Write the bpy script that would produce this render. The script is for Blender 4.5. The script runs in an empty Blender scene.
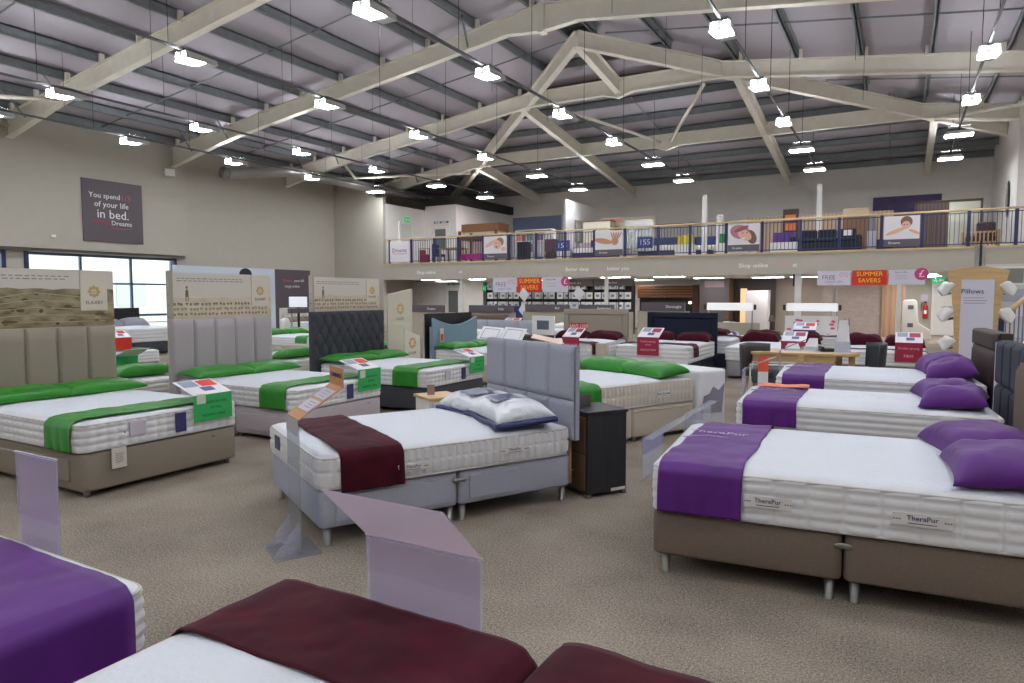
import bpy, math, random
from mathutils import Vector, Matrix, noise
random.seed(7)
SC = bpy.context.scene
COL = SC.collection
PI = math.pi
R = math.radians

# ------------------------------------------------------------------ materials
def lin(c):
    return tuple(((x/255)/12.92 if x/255 <= .04045 else ((x/255+.055)/1.055)**2.4) for x in c)

MATS = {}
def mat(name, rgb, rough=.6, metal=0., var=.0, scale=8., bump=0., bscale=60., emit=None, es=0., spec=.5, sheen=0., stretch=None, rgb2=None):
    if name in MATS: return MATS[name]
    m = bpy.data.materials.new(name); m.use_nodes = True
    nt = m.node_tree; b = nt.nodes['Principled BSDF']
    c = lin(rgb)
    b.inputs['Base Color'].default_value = (*c, 1)
    b.inputs['Roughness'].default_value = rough
    b.inputs['Metallic'].default_value = metal
    b.inputs['Specular IOR Level'].default_value = spec
    if sheen:
        b.inputs['Sheen Weight'].default_value = sheen
        b.inputs['Sheen Roughness'].default_value = .4
    if emit:
        b.inputs['Emission Color'].default_value = (*lin(emit), 1); b.inputs['Emission Strength'].default_value = es
    tc = None
    if var or rgb2 or bump:
        tc = nt.nodes.new('ShaderNodeTexCoord')
        mp = nt.nodes.new('ShaderNodeMapping'); nt.links.new(tc.outputs['Object'], mp.inputs[0])
        if stretch: mp.inputs['Scale'].default_value = stretch
    if var or rgb2:
        n = nt.nodes.new('ShaderNodeTexNoise'); n.inputs['Scale'].default_value = scale; n.inputs['Detail'].default_value = 5
        nt.links.new(mp.outputs[0], n.inputs['Vector'])
        r = nt.nodes.new('ShaderNodeValToRGB'); r.color_ramp.elements[0].position = .3; r.color_ramp.elements[1].position = .7
        c2 = lin(rgb2) if rgb2 else tuple(x*(1+var) for x in c)
        c1 = c if rgb2 else tuple(x*(1-var) for x in c)
        r.color_ramp.elements[0].color = (*c1, 1); r.color_ramp.elements[1].color = (*c2, 1)
        nt.links.new(n.outputs['Fac'], r.inputs[0]); nt.links.new(r.outputs[0], b.inputs['Base Color'])
    if bump:
        n2 = nt.nodes.new('ShaderNodeTexNoise'); n2.inputs['Scale'].default_value = bscale; n2.inputs['Detail'].default_value = 3
        nt.links.new(mp.outputs[0], n2.inputs['Vector'])
        bp = nt.nodes.new('ShaderNodeBump'); bp.inputs['Strength'].default_value = bump; bp.inputs['Distance'].default_value = .01
        nt.links.new(n2.outputs['Fac'], bp.inputs['Height']); nt.links.new(bp.outputs[0], b.inputs['Normal'])
    MATS[name] = m
    return m

def carpet_mat():
    m = mat('carpet', (132, 121, 109), .95, bump=0, spec=.1)
    nt = m.node_tree; b = nt.nodes['Principled BSDF']
    tc = nt.nodes.new('ShaderNodeTexCoord')
    n1 = nt.nodes.new('ShaderNodeTexNoise'); n1.inputs['Scale'].default_value = 150; n1.inputs['Detail'].default_value = 4
    n2 = nt.nodes.new('ShaderNodeTexNoise'); n2.inputs['Scale'].default_value = 1.3; n2.inputs['Detail'].default_value = 4
    n3 = nt.nodes.new('ShaderNodeTexNoise'); n3.inputs['Scale'].default_value = 75; n3.inputs['Detail'].default_value = 3
    for n in (n1, n2, n3): nt.links.new(tc.outputs['Object'], n.inputs['Vector'])
    r = nt.nodes.new('ShaderNodeValToRGB'); e = r.color_ramp.elements
    e[0].position = .34; e[0].color = (*lin((78, 70, 62)), 1); e[1].position = .66; e[1].color = (*lin((182, 169, 154)), 1)
    a1 = nt.nodes.new('ShaderNodeMath'); a1.operation = 'MULTIPLY_ADD'; a1.inputs[1].default_value = .25
    a2 = nt.nodes.new('ShaderNodeMath'); a2.operation = 'MULTIPLY_ADD'; a2.inputs[1].default_value = .35
    a0 = nt.nodes.new('ShaderNodeMath'); a0.operation = 'MULTIPLY'; a0.inputs[1].default_value = .4
    nt.links.new(n1.outputs['Fac'], a0.inputs[0])
    nt.links.new(n2.outputs['Fac'], a1.inputs[0]); nt.links.new(a0.outputs[0], a1.inputs[2])
    nt.links.new(n3.outputs['Fac'], a2.inputs[0]); nt.links.new(a1.outputs[0], a2.inputs[2])
    nt.links.new(a2.outputs[0], r.inputs[0]); nt.links.new(r.outputs[0], b.inputs['Base Color'])
    bp = nt.nodes.new('ShaderNodeBump'); bp.inputs['Strength'].default_value = .6; bp.inputs['Distance'].default_value = .006
    nt.links.new(n1.outputs['Fac'], bp.inputs['Height']); nt.links.new(bp.outputs[0], b.inputs['Normal'])
    return m

def acrylic_mat(name='clear_acrylic', tint=(232, 236, 240), haze=.10):
    if name in MATS: return MATS[name]
    m = bpy.data.materials.new(name); m.use_nodes = True; nt = m.node_tree
    for n in list(nt.nodes): nt.nodes.remove(n)
    o = nt.nodes.new('ShaderNodeOutputMaterial')
    t = nt.nodes.new('ShaderNodeBsdfTransparent'); t.inputs[0].default_value = (*lin(tint), 1)
    g = nt.nodes.new('ShaderNodeBsdfGlossy'); g.inputs['Roughness'].default_value = .04
    d = nt.nodes.new('ShaderNodeBsdfDiffuse'); d.inputs[0].default_value = (*lin((235, 235, 245)), 1)
    lw = nt.nodes.new('ShaderNodeLayerWeight'); lw.inputs[0].default_value = .5
    pw = nt.nodes.new('ShaderNodeMath'); pw.operation = 'POWER'; pw.inputs[1].default_value = 4; nt.links.new(lw.outputs['Facing'], pw.inputs[0])
    f = nt.nodes.new('ShaderNodeMath'); f.operation = 'MULTIPLY_ADD'; f.inputs[1].default_value = .45; f.inputs[2].default_value = .035; nt.links.new(pw.outputs[0], f.inputs[0])
    tl = nt.nodes.new('ShaderNodeBsdfTranslucent'); tl.inputs[0].default_value = (*lin((240, 238, 246)), 1); dm = nt.nodes.new('ShaderNodeMixShader')
    nt.links.new(d.outputs[0], dm.inputs[1]); nt.links.new(tl.outputs[0], dm.inputs[2])
    a = nt.nodes.new('ShaderNodeMixShader'); b = nt.nodes.new('ShaderNodeMixShader')
    b.inputs[0].default_value = haze
    nt.links.new(f.outputs[0], a.inputs[0]); nt.links.new(t.outputs[0], a.inputs[1]); nt.links.new(g.outputs[0], a.inputs[2])
    nt.links.new(a.outputs[0], b.inputs[1]); nt.links.new(dm.outputs[0], b.inputs[2]); nt.links.new(b.outputs[0], o.inputs[0])
    MATS[name] = m
    return m

def wave_mat(name, rgb, rgb2, scale, axis='Z', rough=.7, dist=0.):
    """bands running across one axis of the object: plank grain, ribbing"""
    if name in MATS: return MATS[name]
    m = mat(name, rgb, rough); nt = m.node_tree; b = nt.nodes['Principled BSDF']
    tc = nt.nodes.new('ShaderNodeTexCoord'); w = nt.nodes.new('ShaderNodeTexWave')
    w.bands_direction = axis; w.inputs['Scale'].default_value = scale; w.inputs['Distortion'].default_value = dist; w.inputs['Detail'].default_value = 3
    r = nt.nodes.new('ShaderNodeValToRGB'); r.color_ramp.elements[0].color = (*lin(rgb), 1); r.color_ramp.elements[1].color = (*lin(rgb2), 1)
    nt.links.new(tc.outputs['Object'], w.inputs['Vector']); nt.links.new(w.outputs['Fac'], r.inputs[0]); nt.links.new(r.outputs[0], b.inputs['Base Color'])
    return m

def brick_mat(name, c1, c2, cm, scale):
    m = mat(name, c1, .8); nt = m.node_tree; b = nt.nodes['Principled BSDF']
    tc = nt.nodes.new('ShaderNodeTexCoord'); mp = nt.nodes.new('ShaderNodeMapping'); mp.inputs['Rotation'].default_value = (R(90), 0, 0)
    k = nt.nodes.new('ShaderNodeTexBrick'); k.inputs['Scale'].default_value = scale
    k.inputs['Color1'].default_value = (*lin(c1), 1); k.inputs['Color2'].default_value = (*lin(c2), 1); k.inputs['Mortar'].default_value = (*lin(cm), 1)
    nt.links.new(tc.outputs['Object'], mp.inputs[0]); nt.links.new(mp.outputs[0], k.inputs['Vector']); nt.links.new(k.outputs['Color'], b.inputs['Base Color'])
    return m

# ------------------------------------------------------------------ mesh building
class G:
    def __init__(s): s.v = []; s.f = []
    def add(s, vs, fs):
        o = len(s.v); s.v += [tuple(v) for v in vs]; s.f += [tuple(i+o for i in f) for f in fs]; return s
    def box(s, x0, x1, y0, y1, z0, z1):
        return s.add([(x0,y0,z0),(x1,y0,z0),(x1,y1,z0),(x0,y1,z0),(x0,y0,z1),(x1,y0,z1),(x1,y1,z1),(x0,y1,z1)],
                     [(0,3,2,1),(4,5,6,7),(0,1,5,4),(1,2,6,5),(2,3,7,6),(3,0,4,7)])
    def hull8(s, b, t):
        return s.add(list(b)+list(t), [(3,2,1,0),(4,5,6,7),(0,1,5,4),(1,2,6,5),(2,3,7,6),(3,0,4,7)])
    def prism(s, pts, vec):
        n = len(pts); vec = Vector(vec); a = [Vector(p) for p in pts]; b = [p+vec for p in a]
        return s.add(a+b, [tuple(range(n-1,-1,-1)), tuple(range(n, 2*n))] + [(i,(i+1)%n,n+(i+1)%n,n+i) for i in range(n)])
    def tube(s, pts, r, n=8, caps=True):
        pts = [Vector(p) for p in pts]; rs = r if isinstance(r, (list, tuple)) else [r]*len(pts)
        o = len(s.v); up = Vector((0,0,1))
        d0 = (pts[1]-pts[0]).normalized()
        a = d0.cross(up) if abs(d0.z) < .95 else d0.cross(Vector((1,0,0)))
        a.normalize()
        for i, p in enumerate(pts):
            d = (pts[min(i+1, len(pts)-1)]-pts[max(i-1, 0)]).normalized()
            a = (a-d*a.dot(d)).normalized(); b = d.cross(a)
            for k in range(n):
                t = 2*PI*k/n
                s.v.append(tuple(p+(a*math.cos(t)+b*math.sin(t))*rs[i]))
        for i in range(len(pts)-1):
            for k in range(n):
                k2 = (k+1) % n
                s.f.append((o+i*n+k, o+i*n+k2, o+(i+1)*n+k2, o+(i+1)*n+k))
        if caps:
            s.f.append(tuple(o+k for k in range(n-1,-1,-1))); s.f.append(tuple(o+(len(pts)-1)*n+k for k in range(n)))
        return s
    def lathe(s, prof, c=(0,0,0), n=20):
        o = len(s.v)
        for (r, z) in prof:
            for k in range(n):
                t = 2*PI*k/n; s.v.append((c[0]+r*math.cos(t), c[1]+r*math.sin(t), c[2]+z))
        for i in range(len(prof)-1):
            for k in range(n):
                k2 = (k+1) % n; s.f.append((o+i*n+k, o+i*n+k2, o+(i+1)*n+k2, o+(i+1)*n+k))
        s.f.append(tuple(o+k for k in range(n-1,-1,-1))); s.f.append(tuple(o+(len(prof)-1)*n+k for k in range(n)))
        return s
    def ell(s, c, r, n=14, m=8):
        prof = [(math.sin(PI*i/m)*1.0, -math.cos(PI*i/m)) for i in range(m+1)]
        o = len(s.v)
        for (q, z) in prof:
            q = max(q, .001)
            for k in range(n):
                t = 2*PI*k/n; s.v.append((c[0]+r[0]*q*math.cos(t), c[1]+r[1]*q*math.sin(t), c[2]+r[2]*z))
        for i in range(m):
            for k in range(n):
                k2 = (k+1) % n; s.f.append((o+i*n+k, o+i*n+k2, o+(i+1)*n+k2, o+(i+1)*n+k))
        return s
    def grid(s, fn, nu, nv):
        o = len(s.v)
        for i in range(nu+1):
            for j in range(nv+1): s.v.append(tuple(fn(i/nu, j/nv)))
        for i in range(nu):
            for j in range(nv):
                a = o+i*(nv+1)+j; s.f.append((a, a+nv+1, a+nv+2, a+1))
        return s
    def obj(s, name, m, parent=None, loc=None, rot=None, smooth=False, bevel=0., solid=0., seg=2):
        me = bpy.data.meshes.new(name); me.from_pydata(s.v, [], s.f); me.materials.append(m)
        if smooth: me.polygons.foreach_set('use_smooth', [True]*len(me.polygons))
        me.update()
        o = bpy.data.objects.new(name, me); COL.objects.link(o)
        if parent: o.parent = parent
        if loc is not None: o.location = loc
        if rot is not None: o.rotation_euler = rot if isinstance(rot, (tuple, list)) else (0, 0, rot)
        if solid:
            q = o.modifiers.new('s', 'SOLIDIFY'); q.thickness = solid; q.offset = 1
        if bevel:
            q = o.modifiers.new('b', 'BEVEL'); q.width = bevel; q.segments = seg; q.limit_method = 'ANGLE'
            if smooth is False and seg > 1: pass
        return o

def tag(o, label, cat, group=None, kind=None):
    o['label'] = label; o['category'] = cat
    if group: o['group'] = group
    if kind: o['kind'] = kind
    return o
def thing(name, label, cat, loc=(0,0,0), rotz=0, group=None):
    o = bpy.data.objects.new(name, None); COL.objects.link(o); o.empty_display_size = .1
    o.location = loc; o.rotation_euler = (0, 0, rotz)
    return tag(o, label, cat, group)
def struct(o):
    o['kind'] = 'structure'; return o
def bx(*a): return G().box(*a)
def copy_tree(o, parent=None):
    c = o.copy(); COL.objects.link(c)
    if parent: c.parent = parent
    for ch in list(o.children): copy_tree(ch, c)
    return c

def text(body, size, m, parent, loc, rot, name='lettering', align='CENTER', ext=.001, xs=1., shear=0., spacing=1.):
    cu = bpy.data.curves.new(name, 'FONT'); cu.body = body; cu.size = size; cu.align_x = align; cu.align_y = 'CENTER'
    cu.extrude = ext; cu.shear = shear; cu.space_character = spacing; cu.resolution_u = 2
    t = bpy.data.objects.new(name+'_src', cu); COL.objects.link(t)
    dg = bpy.context.evaluated_depsgraph_get()
    me = bpy.data.meshes.new_from_object(t.evaluated_get(dg)); me.name = name
    bpy.data.objects.remove(t); bpy.data.curves.remove(cu)
    me.materials.clear(); me.materials.append(m)
    o = bpy.data.objects.new(name, me); COL.objects.link(o); o.parent = parent; o.location = loc; o.rotation_euler = rot; o.scale = (xs, 1, 1)
    return o

# colours
M_white = mat('white_paint', (228, 226, 222), .6)
M_wall = mat('taupe_wall_paint', (184, 178, 166), .85, var=.02, scale=3, bump=.05, bscale=80)
M_wall2 = mat('pale_wall_paint', (236, 231, 226), .85, var=.02, scale=3)
M_cream = mat('cream_steel_paint', (232, 227, 212), .5, var=.04, scale=4)
M_purlin = mat('galvanised_grey', (128, 134, 136), .5, .1, var=.10, scale=6)
M_sheet = wave_mat('roof_liner_sheet', (190, 184, 192), (178, 172, 181), 10, 'X', .6)
M_chrome = mat('brushed_chrome', (150, 148, 144), .38, .9)
M_dark = mat('black_plastic', (28, 28, 30), .45)
M_navy = mat('navy_paint', (38, 42, 88), .4)
M_oak = mat('pale_oak', (206, 172, 124), .5, var=.12, scale=3, stretch=(1, 8, 8))
M_oakrail = mat('oak_handrail', (205, 180, 135), .45, var=.08, scale=4)
M_black_wood = mat('black_ash_wood', (40, 40, 44), .5, var=.25, scale=4, stretch=(8, 8, .6))
M_matt = mat('mattress_knit_white', (218, 221, 228), .9, bump=.5, bscale=38, spec=.15)
M_side = mat('mattress_side_white', (220, 219, 220), .85, bump=.1, bscale=120, spec=.2)
M_side_cream = mat('mattress_side_cream', (214, 205, 194), .85, bump=.1, bscale=120, spec=.2)
M_tape = mat('mattress_tape', (196, 192, 192), .7)
M_green = mat('emerald_satin', (32, 128, 20), .42, var=.14, scale=5, sheen=.05)
M_green_d = mat('green_satin_throw', (30, 124, 20), .5, var=.18, scale=6, sheen=.05)
M_purple = mat('purple_satin', (84, 14, 116), .6, var=.14, scale=5, sheen=.06)
M_maroon = mat('maroon_velvet', (66, 8, 27), .85, var=.30, scale=7, sheen=.06, spec=.2)
M_taupe_f = mat('taupe_weave', (140, 130, 116), .95, var=.08, scale=90, bump=.3, bscale=250, spec=.1)
M_taupe_h = mat('taupe_headboard_weave', (160, 149, 136), .95, var=.06, scale=90, bump=.3, bscale=250, spec=.1)
M_grey_f = mat('steel_grey_weave', (164, 166, 178), .95, var=.08, scale=90, bump=.3, bscale=250, spec=.1)
M_mush_f = mat('mushroom_grey_weave', (182, 173, 177), .95, var=.06, scale=90, bump=.3, bscale=250, spec=.1)
M_brown_f = mat('brown_grey_weave', (118, 105, 94), .95, var=.10, scale=90, bump=.3, bscale=250, spec=.1)
M_char_f = mat('charcoal_weave', (74, 75, 82), .95, var=.10, scale=90, bump=.3, bscale=250, spec=.1)
M_blue_f = mat('blue_grey_weave', (138, 158, 176), .95, var=.05, scale=90, bump=.2, bscale=250, spec=.1)
M_beige_f = mat('beige_damask', (196, 184, 170), .9, var=.05, scale=60, bump=.2, bscale=200, spec=.15)
M_navy_f = mat('midnight_weave', (36, 42, 58), .9, var=.10, scale=60, spec=.2)
M_choc = mat('chocolate_leather', (56, 42, 36), .6, bump=.1)
M_board = mat('display_board', (216, 208, 190), .6)
M_acr = acrylic_mat()
M_acr2 = acrylic_mat('acrylic_edge', (240, 242, 248), .24)
M_acr3 = acrylic_mat('mauve_film', (238, 214, 222), .42)
M_card = mat('white_card', (232, 230, 234), .5)
M_card_g = mat('emerald_card', (44, 168, 88), .5)
M_card_m = mat('maroon_card', (164, 36, 72), .5)
M_card_o = mat('kraft_orange_card', (184, 128, 82), .55)
M_card_r = mat('scarlet_card', (214, 44, 30), .5)
M_card_v = mat('violet_card', (72, 40, 120), .5)
M_ink = mat('ink_navy', (50, 46, 100), .6)
M_ink_r = mat('ink_red', (196, 40, 60), .6)
M_ink_g = mat('ink_grey', (130, 126, 124), .6)
M_ink_gold = mat('ink_gold', (206, 172, 120), .6)
M_ink_w = mat('ink_white', (240, 240, 240), .5)
M_ink_pk = mat('ink_pink', (200, 90, 140), .6)
M_ink_yl = mat('ink_yellow', (250, 210, 40), .6)
M_slate = mat('slate_sign', (92, 82, 88), .5)
M_glow = mat('lamp_glow', (255, 255, 255), .5, emit=(244, 249, 255), es=85)
M_glow2 = mat('ceiling_panel_glow', (255, 255, 255), .5, emit=(250, 251, 255), es=32)
M_diff = mat('prismatic_diffuser', (226, 228, 230), .3)

# ------------------------------------------------------------------ room shell
WX0, WX1, YB, YF = -23., 8.0, -9., 32.7
EZ = 6.45; SL = .132                      # underside of rafters: EZ + SL*d, d from the eaves
def dd(x, y): return max(0, min(x-WX0, 7-x, YF-y))
def zb(x, y): return EZ + SL*dd(x, y)

struct(bx(WX0-.5, WX1+.5, YB-.5, YF+.5, -.2, 0).obj('floor', carpet_mat()))
# roof sheet : left and right slope and the hipped end
OFF = .78
def zs(d): return EZ+OFF+SL*d
g = G()
rx, ry = -8., YF-15.
def rp(x, y, z): return (x, y, z)
A = [(-23.6, YB), (-23.6, YF+.6), (-8, YF-15), (-8, YB)]
def planel(pts, zf, th=.08):
    b = [(x, y, zf(x, y)) for x, y in pts]; t = [(x, y, zf(x, y)+th) for x, y in pts]
    return G().hull8(b, t)
zl = lambda x, y: EZ+OFF+SL*(x+23)
zr = lambda x, y: EZ+OFF+SL*(7-x)
zh = lambda x, y: EZ+OFF+SL*(YF-y)
struct(planel([(-23.4, YB), (-8, YB), (-8, YF-15), (-23.4, YF+.4)], zl).obj('ceiling', M_sheet))
struct(planel([(-8, YB), (9, YB), (9, YF+2), (-8, YF-15)], zr).obj('ceiling', M_sheet))
g = G(); b = [(-8, YF-15), (7.4, YF+.4), (-23.4, YF+.4)]
g.add([(x, y, zh(x, y)) for x, y in b]+[(x, y, zh(x, y)+.08) for x, y in b], [(0,2,1),(3,4,5),(0,1,4,3),(1,2,5,4),(2,0,3,5)])
M_sheet_h = wave_mat('hip_liner_sheet', (190, 184, 192), (178, 172, 181), 10, 'Y', .6)
struct(g.obj('ceiling', M_sheet_h))

# rafters: I-section following the roof, with knee haunch
def rafter(pts, depth=.47, wid=.2, name='roof_beam', m=M_cream):
    """pts: [(x,y,zbottom)] along the beam; web + two flanges, one mesh"""
    g = G()
    P = [Vector(p) for p in pts]; d = (P[-1]-P[0]); d.z = 0; d.normalize(); n = Vector((-d.y, d.x, 0))
    def sweep(w0, zo0, zo1):
        o = len(g.v)
        for i, p in enumerate(P):
            dz = depth if not isinstance(depth, list) else depth[i]
            a = zo0 if zo0 >= 0 else dz+zo0+1e-9 - 0
            for (s_, zz) in ((-1, a), (1, a), (1, zo1 if zo1 > 0 else dz), (-1, zo1 if zo1 > 0 else dz)):
                g.v.append(tuple(p+n*(s_*w0/2)+Vector((0, 0, zz))))
        for i in range(len(P)-1):
            for k in range(4):
                k2 = (k+1) % 4; g.f.append((o+i*4+k, o+i*4+k2, o+(i+1)*4+k2, o+(i+1)*4+k))
        g.f.append((o+3, o+2, o+1, o)); e = o+(len(P)-1)*4; g.f.append((e, e+1, e+2, e+3))
    sweep(wid, 0, .03); sweep(.03, .025, -1); sweep(wid, -.03, -1)
    return struct(g.obj(name, m))

FR = [-5.1, .1, 5.2, 10.42, 15.66]
for y in FR:
    dep = [.72, .52, .47, .47]
    pts = [(-23, y, zb(-23, y)-.22), (-20.2, y, zb(-20.2, y)-.02), (-19.5, y, zb(-19.5, y)), (-9.0, y, zb(-9., y)), (-8, y, zb(-8, y)-.22)]
    rafter(pts, [.69, .49, .47, .47, .69])
    pts = [(-8, y, zb(-8, y)-.22), (-7.0, y, zb(-7, y)), (3.5, y, zb(3.5, y)), (4.2, y, zb(4.2, y)-.02), (7, y, zb(7, y)-.22)]
    rafter(pts, [.69, .47, .47, .49, .69])
    struct(bx(-8.1, -8.06+.12, y-.11, y+.11, zb(-8, y)-.26, zb(-8, y)+.47).obj('roof_beam', M_cream))
for y in (20.9, 26.1):
    h = YF-y; zt = EZ+SL*h
    rafter([(-23, y, EZ-.22), (-20.2, y, zb(-20.2, y)-.02), (-19.5, y, zb(-19.5, y)), (-23+h, y, zt)], [.69, .49, .47, .47])
    rafter([(7-h, y, zt), (7, y, EZ)], .47)
    rafter([(-23+h, y, zt), (-8.5, y, zt), (-8, y, zt-.15), (-7.5, y, zt), (7-h, y, zt)], [.47, .47, .62, .47, .47])
# hip beams
for sx in (-1, 1):
    a = Vector((-8, YF-15.6, 0)); 
    ex = -23 if sx < 0 else 7
    pts = []
    for t in (0, .25, .5, .75, 1):
        x = -8+(ex+8)*t; y = YF-15+15*t
        pts.append((x, y, EZ+SL*15*(1-t)+.02))
    rafter(pts, .45, .2)
# jack rafters in the hip
rafter([(-8, YF-15, EZ+SL*15), (-8, 20.9, EZ+SL*(YF-20.9))], .45)
for x in (-8-3.6, -8+3.6): rafter([(x, 20.9, EZ+SL*(YF-20.9)), (x, YF, EZ)], .42)
for x in (-8-8.8, -8+8.8): rafter([(x, 26.1, EZ+SL*(YF-26.1)), (x, YF, EZ)], .42)
# wind bracing tubes
def brace(a, b, r=.055): return struct(G().tube([a, b], r, 8).obj('brace_beam', M_cream, smooth=True))
brace((-10.3, 20.95, 7.92), (-8.2, 26.0, 7.5)); brace((-5.3, 20.95, 7.92), (-7.8, 26.0, 7.5))
brace((-23, 10.42, 6.6), (-20.2, 5.2, 6.9)); brace((-22.9, 5.2, 6.5), (-20, 10.42, 6.9))
brace((-23, 26.1, 6.5), (-19.6, 20.9, 6.8)); brace((-23, 20.9, 6.5), (-17, 26.1, 7.1))
brace((.8, 26.1, 7.3), (7, 20.9, 6.5)); brace((7, 26.1, 6.5), (.8, 26.4, 7.3))
# purlins on the slopes
def purlin(a, b, dx, dy):
    a = Vector(a); b = Vector(b); n = Vector((dx, dy, 0))*.07
    g = G(); u = Vector((0, 0, .25))
    g.hull8([a-n*.25, b-n*.25, b+n*.25, a+n*.25], [a-n*.25+u, b-n*.25+u, b+n*.25+u, a+n*.25+u])
    g.hull8([a-n*.25, b-n*.25, b+n, a+n], [a-n*.25+u*.1, b-n*.25+u*.1, b+n+u*.1, a+n+u*.1])
    g.hull8([a-n+u*.9, b-n+u*.9, b+n*.25+u*.9, a+n*.25+u*.9], [a-n+u, b-n+u, b+n*.25+u, a+n*.25+u])
    return struct(g.obj('purlin_beam', M_purlin))
DS = [.25]+[1.62*i for i in range(1, 10)]
for d in DS:
    z = EZ+.5+SL*d; ye = YF-d
    purlin((-23+d, YB, z), (-23+d, ye, z), 1, 0)
    purlin((7-d, YB, z), (7-d, ye, z), -1, 0)
    purlin((-23+d, YF-d, z), (7-d, YF-d, z), 0, -1)
    g = G()
    for y in FR+[20.9, 26.1]:                # cleats that hold the purlin on the rafter
        if y < ye-.3 and y > 4:
            g.box(-23+d+.07, -23+d+.16, y-.11, y-.09+.09, z-.06, z+.2)
            sg = 1 if 7-d < 0 else -1
            g.box(min(7-d+sg*.07, 7-d+sg*.16), max(7-d+sg*.07, 7-d+sg*.16), y-.11, y, z-.06, z+.2)
    struct(g.obj('cleat_beam', M_cream))
# sag rods half way between the frames, and dark stays down to the bottom flange
for y in (2.6, 7.8, 13., 18.3, 23.5):
    h = min(15, YF-y)
    struct(G().tube([(-23, y, EZ+.58), (-23+h, y, EZ+.58+SL*h)], .022, 6).obj('sag_rod_beam', M_purlin))
    struct(G().tube([(7, y, EZ+.58), (7-h, y, EZ+.58+SL*h)], .022, 6).obj('sag_rod_beam', M_purlin))
for x in (-15.5, -8.2, -.5, 4):
    h = 15-abs(x+8)
    struct(G().tube([(x, YF-.1, EZ+.58), (x, YF-h, EZ+.58+SL*h)], .022, 6).obj('sag_rod_beam', M_purlin))
for y in (10.42, 15.66, 20.9, 26.1):
    for x in (-21.8, -19.9, -10.2):
        if x > -23+YF-y: continue
        for s_ in (-1, 1):
            if s_ > 0 and y == 15.66 and x == -10.2: continue
            struct(G().tube([(x, y+s_*.1, zb(x, y)+.05), (x+.25, y+s_*.75, zb(x, y)+.62)], .03, 4).obj('stay_beam', M_purlin))

# walls
Z1 = EZ+OFF+.15
WZ = 3.06
def slab(name, m, *a, bevel=0): return struct(bx(*a).obj(name, m, bevel=bevel))
slab('wall_left', M_wall, -23.45, -23.0, YB, 16.1, WZ, Z1)              # upper wall over the shop front
slab('wall_left', M_wall, -23.75, -23.3, 16.1, YF, 0, Z1)               # wall beyond the shop front
slab('wall_left', M_wall, -23.75, -23.3, 15.85, 16.1, 0, WZ)
slab('wall_left', M_wall, -23.7, -23.3, 10.3, 10.8, 0, WZ)
slab('trim_1', mat('grey_flashing', (120, 118, 112), .5), -23.5, -23.12, YB, 16.1, WZ-.09, WZ-.001)
slab('wall_back', M_wall, WX0, WX1+.3, YB-.3, YB, 0, 9.6)
slab('wall_right', M_wall, WX1, WX1+.3, YB, YF, 0, 9.2)
slab('wall_far', M_wall2, -23.3, WX1, YF, YF+.3, 0, Z1+.3)
# window bays of the shop front
def window_bay(n, y0, y1):
    r = struct(bpy.data.objects.new('window_%d' % n, None)); COL.objects.link(r)
    g = G(); x0, x1 = -23.42, -23.34
    for y in (y0, y1-.12): g.box(x0-.06, x1+.08, y, y+.12, 0, WZ-.1)
    g.obj('window_frame', M_navy, r)
    g = G(); z = WZ-.1
    g.box(x0, x1, y0, y1, z-.09, z); g.box(x0, x1, y0, y1, 1.97, 2.03); g.box(x0, x1, y0, y1, .87, .95); g.box(x0, x1, y0, y1, .02, .14)
    k = max(1, round((y1-y0)/1.55))
    for i in range(1, k): 
        y = y0+(y1-y0)*i/k; g.box(x0, x1, y-.035, y+.035, .02, z)
    g.obj('glazing_bar', mat('blue_grey_frame', (62, 82, 110), .4), r)
    bx(-23.39, -23.38, y0+.1, y1-.1, .1, z-.05).obj('window_pane', acrylic_mat('window_glass', (245, 250, 250), .02), r)
window_bay(1, 10.8, 15.85)
window_bay(2, 4.2, 10.3)
window_bay(3, -2, 4.2)
# outside the shop front
slab('ground_outside', mat('pale_paving', (196, 190, 180), .9), -60, -23.75, -12, 45, -.25, -.05)
og = G()
og.box(-45, -40, 13.5, 34, 0, 9)
ext = struct(og.obj('exterior_building', mat('cream_render_wall', (240, 236, 226), .8)))
og = G()
for i in range(4):
    for j in range(3): og.box(-39.98, -39.9, 14.5+i*4.4, 16.3+i*4.4, 1+2.8*j, 2.4+2.8*j)
og.obj('window_pane', mat('pale_reflecting_glass', (206, 212, 218), .2), ext)

# ------------------------------------------------------------------ mezzanine and the rooms under it
M_fascia = mat('taupe_fascia', (182, 175, 162), .85, var=.02, scale=3)
MY = 24.
slab('wall_far', M_wall, -23.3, -20.35, MY, MY+.2, 0, 6.0)
g = G(); g.prism([(-23.3, MY+.01, 6.0), (-20.75, MY+.01, 6.0), (-21.5, MY+.01, 6.75), (-23.3, MY+.01, 6.9)], (0, .18, 0)); struct(g.obj('wall_far', M_wall))
slab('slab_mezzanine', M_fascia, -20.35, 8, MY, YF, 2.34, 2.95)
slab('ceiling_under_mezzanine', mat('soffit_white', (232, 230, 226), .8), -20.35, 8, MY+.02, YF-.6, 2.325, 2.339)
slab('wall_mezzanine_fascia', M_fascia, -20.35, 8, MY-.06, MY, 2.30, 2.97)
slab('trim_2', M_oakrail, -20.35, 8, MY-.09, MY+.12, 2.97, 3.03)
slab('wall_under_mezzanine', M_wall2, -23.3, -20.0, YF-.6, YF-.4, 0, 2.34)
slab('wall_under_mezzanine', M_wall, -1.0, 8, YF-.45, YF-.25, 0, 2.34)
slab('wall_under_mezzanine', M_wall2, -23.3, -18.9, 30.0, 30.2, 0, 2.33)
slab('wall_under_mezzanine', M_wall2, -19.0, -18.9, 28.4, 30.0, 0, 2.33)
slab('wall_under_mezzanine', M_wall2, -18.9, -15.5, 30.6, 30.75, 0, 2.33)
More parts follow.
